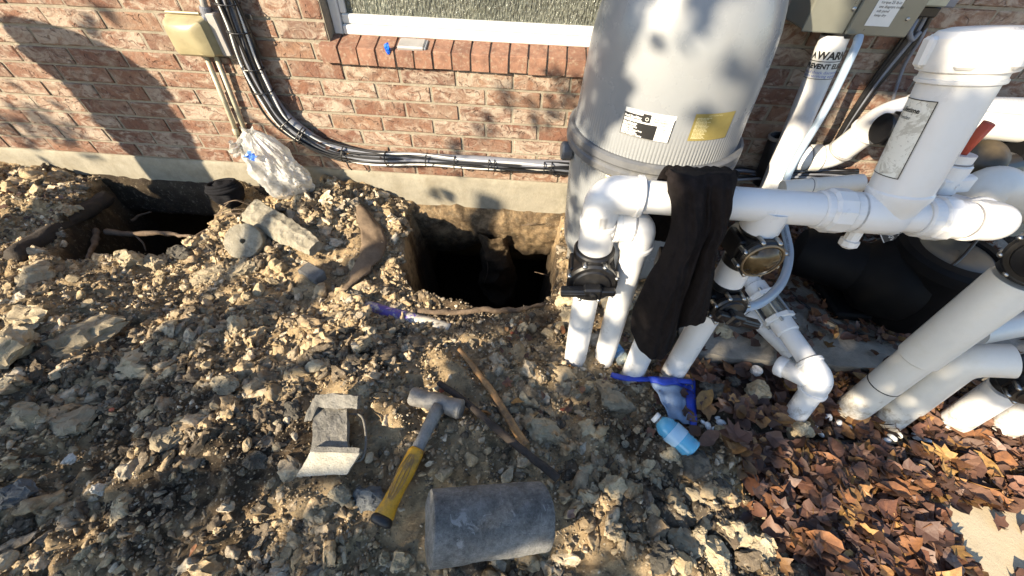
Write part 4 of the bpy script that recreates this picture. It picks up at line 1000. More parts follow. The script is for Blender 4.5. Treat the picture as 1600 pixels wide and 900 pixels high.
p = ony(1478, 6, -.06); obj('plug', box(p[0]-.02, p[0]+.03, -.07, -.01, p[2]-.01, p[2]+.05, .004), M_CABG, cb2)
sc_ = thing('supply_cables', 'black and grey cables falling down the shaded bricks right of the white pipe', 'cables', ony(1380, 110, -.03))
for i, (dx, r, mt) in enumerate(((0, .010, M_BLACK), (9, .008, M_CABG), (17, .009, M_BLACK), (-6, .006, M_BLACK))):
    obj('cable', tube(smooth_path([ony(1440+dx, 20, -.04), ony(1415+dx, 62, -.04), ony(1360+dx*.6, 135, -.03), ony(1312+dx*.3, 210, -.03), ony(1290, 262, -.03)], 8), r, 8), mt, sc_, True)
obj('thin_cable', tube(smooth_path([ony(1448, 40, -.04), ony(1438, 62, -.05), ony(1414, 100, -.03), ony(1398, 145, -.03), ony(1394, 165, -.03)], 8), .006, 8), M_CABG, sc_, True)
obj('cable_loop', tube(smooth_path([ony(1432, 30, -.05), ony(1422, 50, -.07), ony(1425, 62, -.06), ony(1437, 50, -.05)], 8), .009, 8), M_CABG, sc_, True)
fc = thing('floor_cables', 'loose black and grey-blue cables lying along the foot of the wall behind the manifold', 'cables', ony(1200, 272, -.05))
for i in range(6):
    rs = np.random.RandomState(i+40); Pq = [ony(x, 268 + 4*i*.6 + rs.uniform(-4, 4) - (x-1150)*.0, -.04-.015*i) for x in (1120, 1160, 1200, 1250, 1290, 1340)]
    obj('cable', tube(smooth_path(Pq, 6), .010-.0007*i, 8), [M_BLACK, M_CABG, M_BLACK, M_CABG, M_BLACK, M_CABG][i], fc, True)
bs = thing('black_standpipe', 'short open black pipe standing by the wall behind the white pipe', 'pipe', ony(1200, 250, -.08))
A, B = ony(1190, 285, -.09), ony(1218, 212, -.09)
obj('pipe', lathe([(.040, 0), (.040, np.linalg.norm(B-A)), (.034, np.linalg.norm(B-A)), (.033, np.linalg.norm(B-A)-.04)], A, B-A, 24, False), M_BLACK, bs, True)
obj('rim', lathe([(.043, -.012), (.044, 0), (.036, .003), (.034, -.01)], B, B-A, 24, False), M_PAD, bs, True)
obj('plug', tube([B-(B-A)*.1, B+np.array([.02, 0, .06])], .014, 10), M_BLACK, bs, True)

# ================================================================== PUMP
pc = onz(1496, 394, .44)
pm = thing('pool_pump', 'black pool pump with a round cloudy strainer lid behind the white pipes', 'pump', (pc[0], pc[1], .085))
o = obj('strainer_pot', lathe([(.10, .09), (.125, .11), (.135, .30), (.150, .38), (.155, .40)], (pc[0], pc[1], 0), (0, 0, 1), 36), M_PUMP, pm, True)
o = obj('lid_ring', lathe([(.158, .395), (.168, .40), (.168, .43), (.155, .445), (.118, .448), (.112, .438)], (pc[0], pc[1], 0), (0, 0, 1), 40, False), M_PUMP, pm, True); sharp(o, 30)
obj('lid', lathe([(.116, .436), (.10, .443), (.05, .446), (.002, .447)], (pc[0], pc[1], 0), (0, 0, 1), 36, False), M_LIDC, pm, True)
vq = onz(1392, 428, .28)
o = obj('volute', lathe([(.02, -.13), (.10, -.12), (.155, -.08), (.165, 0), (.155, .06), (.11, .10), (.10, .14)], (vq[0], vq[1], .26), nrm(np.array([-.75, .35, 0])), 36), M_PUMP, pm, True)
o = obj('motor', lathe([(.09, .10), (.105, .12), (.105, .30), (.09, .33), (.04, .335)], (vq[0], vq[1], .26), nrm(np.array([-.75, .35, 0])), 32), M_PUMP, pm, True); sharp(o, 30)
obj('neck', tube([(vq[0], vq[1], .28), (pc[0], pc[1], .27)], .10, 24), M_PUMP, pm, True)
obj('foot', box(vq[0]-.16, vq[0]+.12, vq[1]-.10, vq[1]+.10, .088, .13, .01), M_PUMP, pm)
q = onz(1400, 372, .41); q2 = nrm(CAM-q)
la, lu = nrm(np.cross((0, 0, 1), q2)), None; lu = np.cross(q2, la)
ax_, ay_ = nrm(la*.8-lu*.6), nrm(lu*.8+la*.6)
obj('label', [obox(q, ax_, ay_, q2, .050, .038, .003)], M_INK, pm)
obj('label_frame', [obox(q+q2*.0036+ay_*s*.036, ax_, ay_, q2, .050, .0014, .0006) for s in (-1, 1)] + [obox(q+q2*.0036+ax_*s*.0486, ax_, ay_, q2, .0014, .0346, .0006) for s in (-1, 1)] + [text_geo(t, .020, lambda a, b, yy=yy: tuple(q+q2*.0042+ax_*(a-.035)+ay_*(b+yy)), bold=.0003) for t, yy in (('PUMP', .008), ('230V', -.018))], M_WHITE, pm)
pw = thing('power_cord', 'thin black cord crossing the pad and the round pump lid', 'cord', onz(1450, 600, .09))
obj('cord', tube(smooth_path([onz(1545, 352, .50), onz(1505, 400, .455), onz(1470, 430, .40), onz(1430, 470, .10)], 8), .005, 8), M_RUB, pw, True)
obj('lead', tube(smooth_path([onz(1215, 440, .095), onz(1260, 478, .095), onz(1310, 508, .095), onz(1345, 522, .095), onz(1400, 538, .095)], 8), .005, 8), M_RUB, pw, True)

# ================================================================== GARMENT HUNG ON THE MANIFOLD
def garment():
    rows = [(268, 1052, 1148, -1.00, .0), (273, 1048, 1156, -1.075, 0), (296, 1047, 1161, -1.098, 0), (330, 1052, 1158, -1.11, 0), (365, 1054, 1148, -1.12, 0), (400, 1046, 1134, -1.135, 0), (430, 1033, 1127, -1.145, 0), (460, 1016, 1121, -1.15, 0), (490, 1001, 1117, -1.15, 0), (515, 992, 1112, -1.14, 0), (540, 986, 1109, -1.13, 0), (566, 986, 1107, -1.12, 0)]
    nu, nv_ = 56, 80
    pos = np.array(rows); tt = np.arange(len(rows)); G = []
    for j in range(nv_):
        t = j/(nv_-1); 
        row = []
        for i in range(nu):
            u = i/(nu-1)
            # hem: the left part hangs longest, the right sleeve ends higher
            hem = np.interp(u, [0, .10, .28, .48, .60, .64, .72, .85, 1], [9.9, 10.6, 10.95, 10.6, 9.6, 8.95, 9.0, 8.95, 8.6])
            s = t*hem
            k = lambda c: float(np.interp(s, tt, pos[:, c]))
            x = k(1)*(1-u) + k(2)*u; y = k(0); Y = k(3)
            fold = .011*math.sin(u*11+1.6*math.sin(t*3)+.6) + .004*math.sin(u*25+t*7) + .0035*math.sin(u*47+3*math.sin(t*6)) + .004*math.sin(t*23+u*9)*(u < .5) + .022*(abs((u-.60)/.05) < 1)*(1-abs((u-.60)/.05))*1.0*min(1, t*2)
            fold *= min(1, t*3)
            edge = .055*(abs(2*u-1)**4)*min(1, .1+t*3)
            p = ony(x, y, Y); p = p + np.array([0, fold+edge, 0]) + .006*np.array(mnoise.noise_vector(Vector((u*5, t*9, 3))))
            if j == 0: p = p + np.array([0, .0, .0])
            row.append(p)
        G.append(row)
    # wrap over the pipe and hang a little way down behind it
    back = []
    top = [np.array(q) for q in G[0]]
    for k, (dy, dz) in enumerate(((.055, -.012), (.085, -.05), (.10, -.12), (.10, -.20), (.09, -.28))):
        back.insert(0, [q + np.array([.004*math.sin(i*.5), dy + .006*math.sin(i*.7), dz]) for i, q in enumerate(top)])
    G = back + G; n = nu; V = [q for r in G for q in r]
    F = [(j*n+i, j*n+i+1, (j+1)*n+i+1, (j+1)*n+i) for j in range(len(G)-1) for i in range(n-1)]
    o = obj('hooded_sweatshirt', (V, F), M_FAB, None, True)
    md = o.modifiers.new('thick', 'SOLIDIFY'); md.thickness = .016; md.offset = 1
    md = o.modifiers.new('soft', 'SUBSURF'); md.levels = md.render_levels = 1
    return o
tag(garment(), 'black fleece garment draped over the white manifold, sleeves hanging down in front', 'garment')

# ================================================================== TRENCH AREA THINGS
# plastic bag
bc = ony(418, 252, -.14); V = []; Fs = []
nB, mB = 90, 70
for j in range(mB):
    t = j/(mB-1); z = -.18 + .345*t
    wx = float(np.interp(t, [0, .08, .3, .6, .8, .9, .95, 1], [.09, .125, .14, .115, .085, .045, .020, .028])); wy = wx*.62
    for i in range(nB):
        a_ = 2*math.pi*i/nB; d_ = Vector((math.cos(a_)*1.6, math.sin(a_)*1.6, t*2.2))
        rg = 1-2*abs(mnoise.noise(d_*1.3 + Vector((3, 1, 0)))); rg2 = 1-2*abs(mnoise.noise(d_*3.1 + Vector((0, 7, 0)))); k = 1 + .18*(rg-.6) + .10*(rg2-.6) + .05*(1-2*abs(mnoise.noise(d_*7.0)))
        V.append(bc + np.array([wx*k*math.cos(a_) + .02 - .05*(1-t)*0 - .045*t*t + .03*(1-t), wy*k*math.sin(a_), z - .012*math.sin(a_*2+t*4)]))
Fs = [(j*nB+i, j*nB+(i+1) % nB, (j+1)*nB+(i+1) % nB, (j+1)*nB+i) for j in range(mB-1) for i in range(nB)]
bag = thing('plastic_bag', 'crumpled translucent white plastic bag with a blue print leaning on the brick wall', 'bag', (bc[0], bc[1], bc[2]-.18))
sharp(obj('film', (V, [tuple(f) for f in Fs]), M_FILM, bag, True), 22)
V2 = [np.array([-.13, 0, .06])+bc, np.array([-.20, -.02, .09])+bc]
fl = []
for j, t in enumerate(np.linspace(0, 1, 12)):
    for i, u in enumerate(np.linspace(-1, 1, 10)):
        q = np.array([-.05-.085*t, -.03+.02*math.sin(i*1.9+j), .085 - .02*t + u*.05*(1-.35*t)]) + .018*np.array(mnoise.noise_vector(Vector((t*5, u*3, 1))))
        fl.append(q+bc)
obj('ear', (fl, [(j*10+i, j*10+i+1, (j+1)*10+i+1, (j+1)*10+i) for j in range(11) for i in range(9)]), M_FILM, bag)
fp = [np.array([(.005+.035*u), -.104+.014*abs(math.sin(u*3+t*5)), .055+.045*t]) + .010*np.array(mnoise.noise_vector(Vector((t*4, u*4, 7)))) + bc for t in np.linspace(0, 1, 8) for u in np.linspace(-1, 1, 8)]
obj('blue_print', (fp, [(j*8+i, j*8+i+1, (j+1)*8+i+1, (j+1)*8+i) for j in range(7) for i in range(7) if abs(j-3) + abs(i-3) < 4]), plain('bag_blue_print', (.08, .20, .62), .3, var=.3, nsc=60), bag)
# knit cap
kc = ony(356, 302, -.17); cap = thing('knit_cap', 'black knitted cap lying at the edge of the left hole', 'cap', kc)
Vs, Fs = ICO[3]; V = []
for v in Vs:
    q = np.array([v[0]*.085, v[1]*.07, v[2]*.075]); q *= 1 + .18*mnoise.noise(Vector(v*1.9)) + .03*math.sin(math.atan2(v[1], v[0])*26)*(v[2] > .1); V.append(q+kc)
obj('crown', (V, [tuple(f) for f in Fs]), M_KNIT, cap, True)
g = []
for k, (dz, r) in enumerate(((.052, .072), (.066, .066), (.040, .080))):
    lp = [kc + np.array([r*math.cos(a)*1.08+.004, -.012 + r*.8*math.sin(a)-.02*k*0, dz + .014*math.cos(a+.6)]) for a in np.linspace(0, 2*math.pi, 60)]
    g.append(tube(lp, .0095, 8, False))
obj('brim', g, M_KNIT, cap, True)
# disc cut from a core
def disp(geo, amp, sc, seed=0, amp2=0):
    V, F = geo; return [np.asarray(v, float) + amp*np.array(mnoise.noise_vector(Vector(np.asarray(v)*sc)+Vector((seed, 0, 0)))) + amp2*np.array(mnoise.noise_vector(Vector(np.asarray(v)*sc*4)+Vector((seed, 3, 0)))) for v in V], F
dc = gp(385, 378, .055); dn = nrm(np.array([.12, -.62, .78]))
dsc = lathe([(.012, -.03), (.012, .0285)] + [(r, .030) for r in (.013, .035, .06, .084)] + [(.0865, .027), (.0865, .0), (.086, -.028), (.08, -.03), (.012, -.03)], dc, dn, 48, False)
o = obj('core_disc', disp(dsc, .004, 22, 1, .003), M_PALE, None, True); sharp(o, 40); tag(o, 'round pale concrete core slice with a small hole in its centre lying on the mound', 'concrete disc')
# broken half-round block
A, B = gp(402, 335, .07), gp(488, 385, .04); ax = nrm(B-A); up_ = nrm(np.array([0, -.35, .94]) - ax*np.dot(ax, (0, -.35, .94))); sd = np.cross(ax, up_)
secs = []
SEC = [(-1, -.25), (-.86, .50), (-.25, .72), (.62, .62), (1.0, .05), (.55, -.45), (-.4, -.5)]
for t in np.linspace(-.10, 1.08, 44):
    c = A + (B-A)*t; rr = .070 - .016*max(0, t-.2) - .012*max(0, t-.8)*3; ring_ = []
    for i in range(len(SEC)):
        p0, p1 = np.array(SEC[i]), np.array(SEC[(i+1) % len(SEC)])
        for f in np.linspace(0, 1, 7, endpoint=False):
            q = p0*(1-f)+p1*f; cut = 1 - (.35*max(0, q[1]) if t < .22 else 0); ring_.append(c + sd*q[0]*rr + up_*q[1]*rr*.95*cut)
    secs.append(ring_)
o = obj('concrete_block', disp(loft(secs), .009, 10, 2, .007), M_PALE, None, True); o.data.polygons.foreach_set('use_smooth', [False]*len(o.data.polygons)); tag(o, 'long pale broken concrete wedge lying across the mound beside the round slice', 'concrete chunk')
q = gp(488, 428, .02); o = obj('concrete_offcut', disp(obox(q, nrm([.9, -.42, -.12]), nrm([.42, .9, .1]), (0, .1, 1), .055, .030, .022, .004), .006, 20, 3), M_DCORE, None); tag(o, 'small dark grey concrete offcut below the pale wedge', 'concrete chunk')
# brown curved sheet at the lip of the right hole
Vv = []; 
edgeL = [(556, 318), (556, 345), (566, 372), (560, 400), (548, 430), (530, 455)]; edgeR = [(562, 318), (590, 346), (604, 372), (594, 402), (570, 428), (538, 456)]
for j in range(24):
    t = j/23*(len(edgeL)-1); i = min(int(t), len(edgeL)-2); f = t-i
    a = np.array(edgeL[i])*(1-f)+np.array(edgeL[i+1])*f; b = np.array(edgeR[i])*(1-f)+np.array(edgeR[i+1])*f
    for k in range(10):
        u = k/9; x, y = a*(1-u)+b*u; q = gp(x, y, .022+.016*u); q = q + np.array([0, 0, .010*math.sin(math.pi*u)-.010]) + .014*np.array(mnoise.noise_vector(Vector((x*.07, y*.07, 2)))); Vv.append(q)
o = obj('rusty_sheet', (Vv, [(j*10+k, j*10+k+1, (j+1)*10+k+1, (j+1)*10+k) for j in range(23) for k in range(9)]), M_CLAY, None, True); md = o.modifiers.new('t', 'SOLIDIFY'); md.thickness = .006
tag(o, 'curved brown sheet of old membrane sticking out at the left lip of the right hole', 'membrane')
# buried pipe with purple primer
A, B = gp(572, 480, -.006), gp(704, 516, -.010)
o = obj('buried_pipe', disp(tube([A*(1-t)+B*t for t in np.linspace(0, 1, 24)], .030, 22), .002, 20), M_PURPLE, None, True); tag(o, 'half buried white pipe stained with purple primer in front of the right hole', 'pipe')
rt = obj('clay_root', disp(tube(smooth_path([gp(612, 478, .0), gp(650, 486, .01), gp(700, 488, .012), gp(750, 486, .012), gp(810, 484, .01), gp(850, 476, .0)], 8), [.006]*5+[.013]*30+[.006]*6, 14), .010, 16, 5, .006), M_ROOT, None, True); tag(rt, 'reddish brown root running along the front lip of the right hole', 'root')
# left trench: old drain, roots
A, B = gp(20, 402, .012), ony(168, 308, -.14); o = obj('old_drain_pipe', disp(tube([A*(1-t)+B*t for t in np.linspace(0, 1, 30)], .037, 24), .010, 12, 3, .007), plain('rusty_pipe', (.030, .022, .016), .85, var=.4, nsc=25, bump=.8, bsc=60), None, True); tag(o, 'old dark rusty pipe running into the left hole', 'pipe')
def root(name, pts, r, label, mat=M_ROOT):
    P = smooth_path(pts, 8); rr = [r*(1-.45*i/len(P)) for i in range(len(P))]
    o = obj(name, disp(tube(P, rr, 10), r*.5, 30, 2), mat, None, True); tag(o, label, 'root'); return o
root('root', [onz(165, 362, -.05), onz(205, 366, -.07), onz(250, 364, -.06), onz(300, 370, -.02)], .017, 'pale level root crossing the left hole')
root('root', [onz(150, 360, -.05), onz(148, 380, -.06), onz(136, 405, -.02)], .016, 'short upright root at the near end of the left hole')
root('root', [onz(205, 345, -.15), onz(220, 335, -.14), onz(236, 331, -.12)], .008, 'thin curved root deep in the left hole')
root('root', [onz(205, 363, -.06), onz(222, 378, -.1), onz(228, 392, -.14)], .006, 'hair root hanging under the pale level root')
root('root', [gp(290, 380, .03), gp(320, 362, .03), gp(345, 345, .03), gp(372, 340, .03)], .010, 'pale root lying on the mound left of the round slice')
for i in range(5):
    rs = np.random.RandomState(60+i); pts = [gp(342+rs.uniform(-8, 12), 350-i*7, .05), gp(366+rs.uniform(-9, 9), 336-i*6+rs.uniform(-5, 5), .075+.012*i), gp(396+rs.uniform(-5, 8), 338-i*5, .06)]
    root('wire', pts, .0028, ['loose grey wire curling on the mound beside the bag', 'second grey wire curling beside the bag', 'third wire arching over the mound', 'upper wire loop by the cap', 'topmost wire loop at the foot of the bag'][i], M_ROOT)
root('wire', [gp(440, 293, .09), gp(430, 285, .11), gp(455, 284, .10), gp(480, 284, .06)], .005, 'black bent wire beside the yellow rock on the mound', M_BLACK)
for i, (a, b) in enumerate((((760, 400), (756, 445)), ((835, 425), (868, 435)), ((815, 352), (842, 348)))):
    root('root', [ony(*a, -.10), ony((a[0]+b[0])/2+4, (a[1]+b[1])/2, -.12), ony(*b, -.10)], .003, ['hair root hanging in front of the soil pillar in the right hole', 'thin pale root sticking out low in the right hole', 'thin pale root near the top right of the right hole'][i])

# ================================================================== TOOLS AND DEBRIS IN FRONT
# club hammer
hA, hB = gp(683, 640, .070), gp(597, 812, .050)
hm = thing('club_hammer', 'dirty club hammer with a yellow handle lying on the rubble', 'hammer', hB)
hx = nrm(hB-hA); hl = np.linalg.norm(hB-hA)
K1, K2 = gp(643, 618, .065), gp(722, 640, .065); kx = nrm(K2-K1); kc = (K1+K2)/2; kz = nrm(np.cross(kx, hx)); kz = kz if kz[2] > 0 else -kz
kl = np.linalg.norm(K2-K1)/2
def oct_(c, ax, s, t_, r): return [c + s*math.cos(a)*r + t_*math.sin(a)*r for a in np.arange(16)*math.pi/8+math.pi/16]
ky = np.cross(kz, kx)
hs_ = [(-1.02, .016), (-1.0, .026), (-.93, .030), (-.55, .029), (-.4, .026), (-.25, .029), (.25, .029), (.4, .026), (.55, .029), (.93, .031), (1.0, .027), (1.02, .016)]
o = obj('head', disp(loft([oct_(kc+kx*kl*t, kx, ky, kz, r) for t, r in hs_]), .0025, 40), M_STEELD, hm, True); sharp(o, 30)
hz = kz; hy = np.cross(hz, hx)
def ell(c, a, b, n=16): return [c + hy*math.cos(t)*a + hz*math.sin(t)*b for t in np.arange(n)*2*math.pi/n]
obj('shaft', disp(loft([ell(hA+hx*hl*t, a, b) for t, a, b in ((-.04, .019, .022), (.08, .021, .018), (.3, .019, .014), (.45, .019, .014))]), .002, 40), M_STEELD, hm, True)
obj('grip', loft([ell(hA+hx*hl*t, a, b) for t, a, b in ((.40, .020, .016), (.43, .0235, .018), (.6, .025, .019), (.75, .022, .017), (.88, .023, .018), (.96, .028, .021), (.985, .027, .020))]), M_GRIP, hm, True)
obj('grip_groove', [tube([hA+hx*hl*(.47+.38*t) + hy*(s*(.006+.010*(1-abs(2*t-1)**2))) + hz*(.0188-.002*abs(t-.4)) for t in np.linspace(0, 1, 20)], .0011, 6) for s in (-1, 1, .35, -.35)], M_WOOD, hm)
obj('end_cap', disp(loft([ell(hA+hx*hl*t, a, b) for t, a, b in ((.975, .027, .021), (1.0, .031, .024), (1.03, .030, .023), (1.045, .022, .016))]), .002, 40), M_RUB, hm, True)
# big dark core
A, B = gp(670, 825, .155), gp(850, 805, .078)
cx_ = nrm(B-A); cu, cv_, _ = frame(cx_); RC = .083*.96; prof_ = []
for t, r in ((-.004, .03), (0.0, .070), (.004, .0770), (.012, .080), *[(t, .0805) for t in np.linspace(.06, .94, 26)], (.98, .080), (.992, .076), (1.0, .068), (1.004, .03)):
    prof_.append([A + (B-A)*t + r*(cu*math.cos(a)+cv_*math.sin(a)) for a in np.arange(56)*2*math.pi/56])
M_CORE = None
def m_core():
    a = N('core_concrete'); co = a.coord('World'); f = a.math('ADD', a.math('MULTIPLY', a.noise(co, 11, 10, .8), .62), a.math('MULTIPLY', a.noise(co, 90, 8, .8), .38))
    c = a.ramp(f, [(.36, (.075, .074, .072)), (.46, (.17, .168, .16)), (.55, (.29, .285, .27)), (.66, (.44, .43, .40))])
    c = a.mix(a.ramp(a.noise(co, 24, 6, .7, 1.5), [(.60, 0.0), (.67, .8)]), c, (.42, .41, .40))
    c = a.mix(a.ramp(a.vor(co, 75), [(.0, .55), (.18, 0.0)]), c, (.30, .29, .27)); a.base(c); a.set(Roughness=.9, Specular_IOR_Level=.25)
    b = a.bump(a.noise(co, 34, 8, .8), .9, .012); b = a.bump(a.ramp(a.vor(co, 120), [(.0, 0.0), (.25, 1.0)]), .7, .004, b); a.bump(a.noise(co, 260, 6, .8), .8, .005, b); return a.m
o = obj('concrete_core', disp(loft(prof_), .0025, 14, 4, .0022), m_core(), None, True); sharp(o, 45); tag(o, 'large dark grey drilled concrete cylinder lying in front below the hammer', 'concrete core')
# broken channel piece: two flanges and a web
ch = thing('broken_channel', 'broken grey concrete channel piece with two flanges lying left of the hammer', 'masonry piece', gp(515, 690))
def slab4(px4, up0, th, mat, name, parent, am=.005):
    T = [gp(x, y, up0 if np.isscalar(up0) else up0[i]) for i, (x, y) in enumerate(px4)]; n_ = nrm(np.cross(T[1]-T[0], T[3]-T[0])); n_ = n_ if n_[2] > 0 else -n_
    G = []; V = []; k = 8
    for j in range(k+1):
        for i in range(k+1):
            u, v = i/k, j/k; p = (T[0]*(1-u)+T[1]*u)*(1-v) + (T[3]*(1-u)+T[2]*u)*v; V.append(p)
    m1 = len(V); V += [p - n_*th for p in V]; id_ = lambda i, j, b=0: b+j*(k+1)+i
    F = [(id_(i, j), id_(i+1, j), id_(i+1, j+1), id_(i, j+1)) for j in range(k) for i in range(k)] + [(id_(i, j, m1), id_(i, j+1, m1), id_(i+1, j+1, m1), id_(i+1, j, m1)) for j in range(k) for i in range(k)]
    for i in range(k): F += [(id_(i, 0), id_(i, 0, m1), id_(i+1, 0, m1), id_(i+1, 0)), (id_(i, k), id_(i+1, k), id_(i+1, k, m1), id_(i, k, m1)), (id_(0, i), id_(0, i+1), id_(0, i+1, m1), id_(0, i, m1)), (id_(k, i), id_(k, i, m1), id_(k, i+1, m1), id_(k, i+1))]
    return obj(name, disp((V, F), am, 22, 1, am*.6), mat, parent)
M_CHAN = m_concrete('channel_concrete', (.13, .125, .11), (.34, .32, .28), (.075, .065, .05), 26, .9, .8)
M_CHANP = m_concrete('pale_channel_concrete', (.36, .335, .27), (.54, .51, .43), (.24, .18, .10), 26, .8, .6)
slab4([(506, 615), (560, 618), (556, 640), (494, 636)], [0.118, 0.118, 0.093, 0.093], .018, M_CHAN, 'flange', ch)
slab4([(494, 616), (506, 614), (488, 656), (474, 658)], [0.118, 0.118, 0.073, 0.073], .02, M_CHAN, 'flange_side', ch)
slab4([(492, 634), (542, 640), (543, 700), (486, 698)], [0.078, 0.078, 0.073, 0.073], .024, M_CHAN, 'web', ch, .004)
slab4([(487, 697), (562, 700), (560, 708), (484, 706)], [0.090, 0.090, 0.088, 0.088], .03, M_CHAN, 'flange_edge', ch, .002)
slab4([(486, 705), (562, 707), (541, 741), (462, 745)], [0.088, 0.088, 0.063, 0.058], .016, M_CHANP, 'lower_flange', ch, .003)
obj('strap', tube(smooth_path([gp(545, 646, .05), gp(566, 652, .06), gp(572, 690, .05), gp(566, 716, .05), gp(552, 722, .045)], 8), .0038, 8), M_CHAN, ch, True)
# sticks
def stick(name, pts, r0, r1, mat, label, ends=None):
    P = smooth_path(pts, 10); r = np.linspace(r0, r1, len(P)); o = obj(name, disp(tube(P, list(r), 12), .0022, 30, 1, .0012), mat, None, True); tag(o, label, 'stick'); return o
stick('stick', [gp(718, 546, .045), gp(745, 580, .045), gp(770, 614, .045), gp(798, 660, .035), gp(822, 696, .03)], .0085, .014, M_WOOD, 'tan broken stick with bare wood showing, its lower end under the dark stick')
stick('stick', [gp(686, 598, .05), gp(730, 630, .055), gp(785, 678, .065), gp(830, 714, .06), gp(872, 747, .05)], .010, .013, M_BARK, 'long dark bark stick lying slantwise above the concrete cylinder')
# bottles
def bottle(base, tip, s, name, label, liquid=None, mat=M_CLEAR, cap=True, band=M_WHITE):
    t = thing(name, label, 'bottle', base); base = np.asarray(base, float); d = nrm(np.asarray(tip)-base); L = np.linalg.norm(np.asarray(tip)-base)
    pr = [(.2, .0), (.9, .01), (1.0, .04), (.97, .08), (1.0, .12), (.96, .16), (1., .20), (.96, .25), (1.0, .30), (1.0, .58), (.93, .64), (1.0, .68), (.86, .76), (.55, .86), (.40, .90), (.40, .96)]
    o = obj('body', lathe([(r*s, h*L) for r, h in pr], base, d, 28), mat, t, True)
    if liquid: obj('drink', lathe([(max(.01, r-.06)*s, h*L) for r, h in pr[1:14]], base, d, 24), liquid, t, True)
    obj('wrap', lathe([(1.015*s, .32*L), (1.02*s, .34*L), (1.02*s, .56*L), (1.015*s, .575*L)], base, d, 28, False), band, t, True)
    if cap: obj('cap', lathe([(.46*s, .905*L), (.48*s, .92*L), (.48*s, .99*L), (.42*s, 1.0*L)], base, d, 20), M_WHITE, t, True)
    return t
M_WRAPB = m_clear('pale_blue_label', (.42, .62, .78), .25, .3)
bottle(gp(1084, 706, .045), gp(1022, 650, .06), .036, 'drink_bottle', 'clear bottle of bright blue drink with white cap lying beside the blue tarp', M_DRINK, M_CLEAR, True, M_WRAPB)
bottle(gp(976, 566, .03), gp(948, 528, .05), .026, 'water_bottle', 'crushed empty water bottle with blue label between the white legs', None, M_CLEAR, False, plain('blue_wrap', (.10, .32, .66), .35, var=.4, nsc=60))
# tarp
Vv = []; nT = 26
cor = [(1012, 590), (1084, 594), (1088, 668), (1044, 650)]
for j in range(nT):
    for i in range(nT):
        u, v = i/(nT-1), j/(nT-1); a = np.array(cor[0])*(1-u)+np.array(cor[1])*u; b = np.array(cor[3])*(1-u)+np.array(cor[2])*u; x, y = a*(1-v)+b*v
        q = gp(x, y, .05 - .02*v + .02*math.sin(u*5)*(1-v)) + np.array([0, 0, .006*math.sin(u*14+v*3) + .004*math.sin(v*17)]); Vv.append(q)
FT = [(j*nT+i, j*nT+i+1, (j+1)*nT+i+1, (j+1)*nT+i) for j in range(nT-1) for i in range(nT-1)]
tp = thing('tarp_corner', 'folded blue tarp corner with a metal eyelet under the garment', 'tarp', gp(1060, 620))
hem = [f for f in FT if (f[0] % nT) >= nT-7 or (f[0]//nT) < 4]
used = sorted({i for f in hem for i in f}); mp_ = {k: i for i, k in enumerate(used)}
inn = [f for f in FT if f not in set(hem)]; used2 = sorted({i for f in inn for i in f}); mp2 = {k: i for i, k in enumerate(used2)}
o = obj('hem', ([Vv[i] for i in used], [tuple(mp_[i] for i in f) for f in hem]), M_TARP, tp, True); md = o.modifiers.new('t', 'SOLIDIFY'); md.thickness = .005
o = obj('sheet', ([Vv[i] for i in used2], [tuple(mp2[i] for i in f) for f in inn]), M_TARPG, tp, True); md = o.modifiers.new('t', 'SOLIDIFY'); md.thickness = .003
obj('eyelet', lathe([(.007, .004), (.012, .008), (.014, .004)], Vv[4*nT+nT-4], nrm(CAM-Vv[4*nT+nT-4]), 16, False), M_STEELD, tp)
obj('hanging_fold', disp(tube(smooth_path([gp(955, 585, .02), gp(985, 592, .04), gp(1020, 592, .055), gp(1080, 596, .06)], 8), .011, 8, True, .5), .004, 30), M_TARP, tp, True)
# drain cap, edging strip
dq = gp(1154, 552, .04); dr = thing('drain_fitting', 'small round black fitting with a pale centre lying in front of the pad', 'fitting', dq)
dn = nrm(np.array([.05, -.45, .9]))
obj('gear_ring', lathe([(.024, -.008), (.034, -.006), (.034, .004), (.024, .006)], dq, dn, 12), M_BLACK, dr); obj('centre', [lathe([(.018, .006), (.016, .009), (.010, .009), (.009, .006)], dq, dn, 18, False), lathe([(.005, .005), (.004, .009)], dq, dn, 10)], M_SCREW, dr)
ed = obj('edging_strip', disp(tube(smooth_path([gp(1085, 655, .0), gp(1140, 680, .008), gp(1200, 690, .012), gp(1300, 692, .014), gp(1390, 694, .014), gp(1456, 700, .01)], 10), .012, 10, True, 1.0), .003, 12), M_RUB, None, True); tag(ed, 'black rubber edging strip half hidden in the leaves', 'edging')

# ================================================================== ROCKS AND RUBBLE
PITS = (HOLE_R, HOLE_L)
def in_pit(X, Y, m_=.0): return min(float(poly_sd(np.array([X]), np.array([Y]), P)[0]) for P in PITS) < m_
rock_me = {}
def rock_data(seed, sub, sc, nz):
    k = (seed, sub, sc, nz)
    if k not in rock_me:
        V, F = stone(seed, sub, 13 if sub > 1 else 9, sc, nz, .48, .88); me = bpy.data.meshes.new('rock'); me.from_pydata([tuple(v) for v in V], [], [tuple(int(i) for i in f) for f in F]); me.update(); rock_me[k] = me
    return rock_me[k]
def rmat(name, c1, c2, dirt): return m_concrete(name, c1, c2, dirt, 22, .9, .6)
R_TAN = rmat('tan_limestone', (.43, .345, .215), (.60, .505, .345), (.18, .14, .085)); R_GREY = rmat('grey_limestone', (.29, .24, .165), (.47, .395, .27), (.15, .115, .072))
R_DARK = rmat('dark_shale', (.075, .068, .055), (.16, .145, .12), (.04, .036, .03)); R_WHITE = rmat('white_limestone', (.55, .52, .45), (.72, .69, .62), (.3, .25, .17))
R_SLATE = rmat('blue_slate', (.12, .13, .135), (.22, .225, .22), (.07, .065, .055))
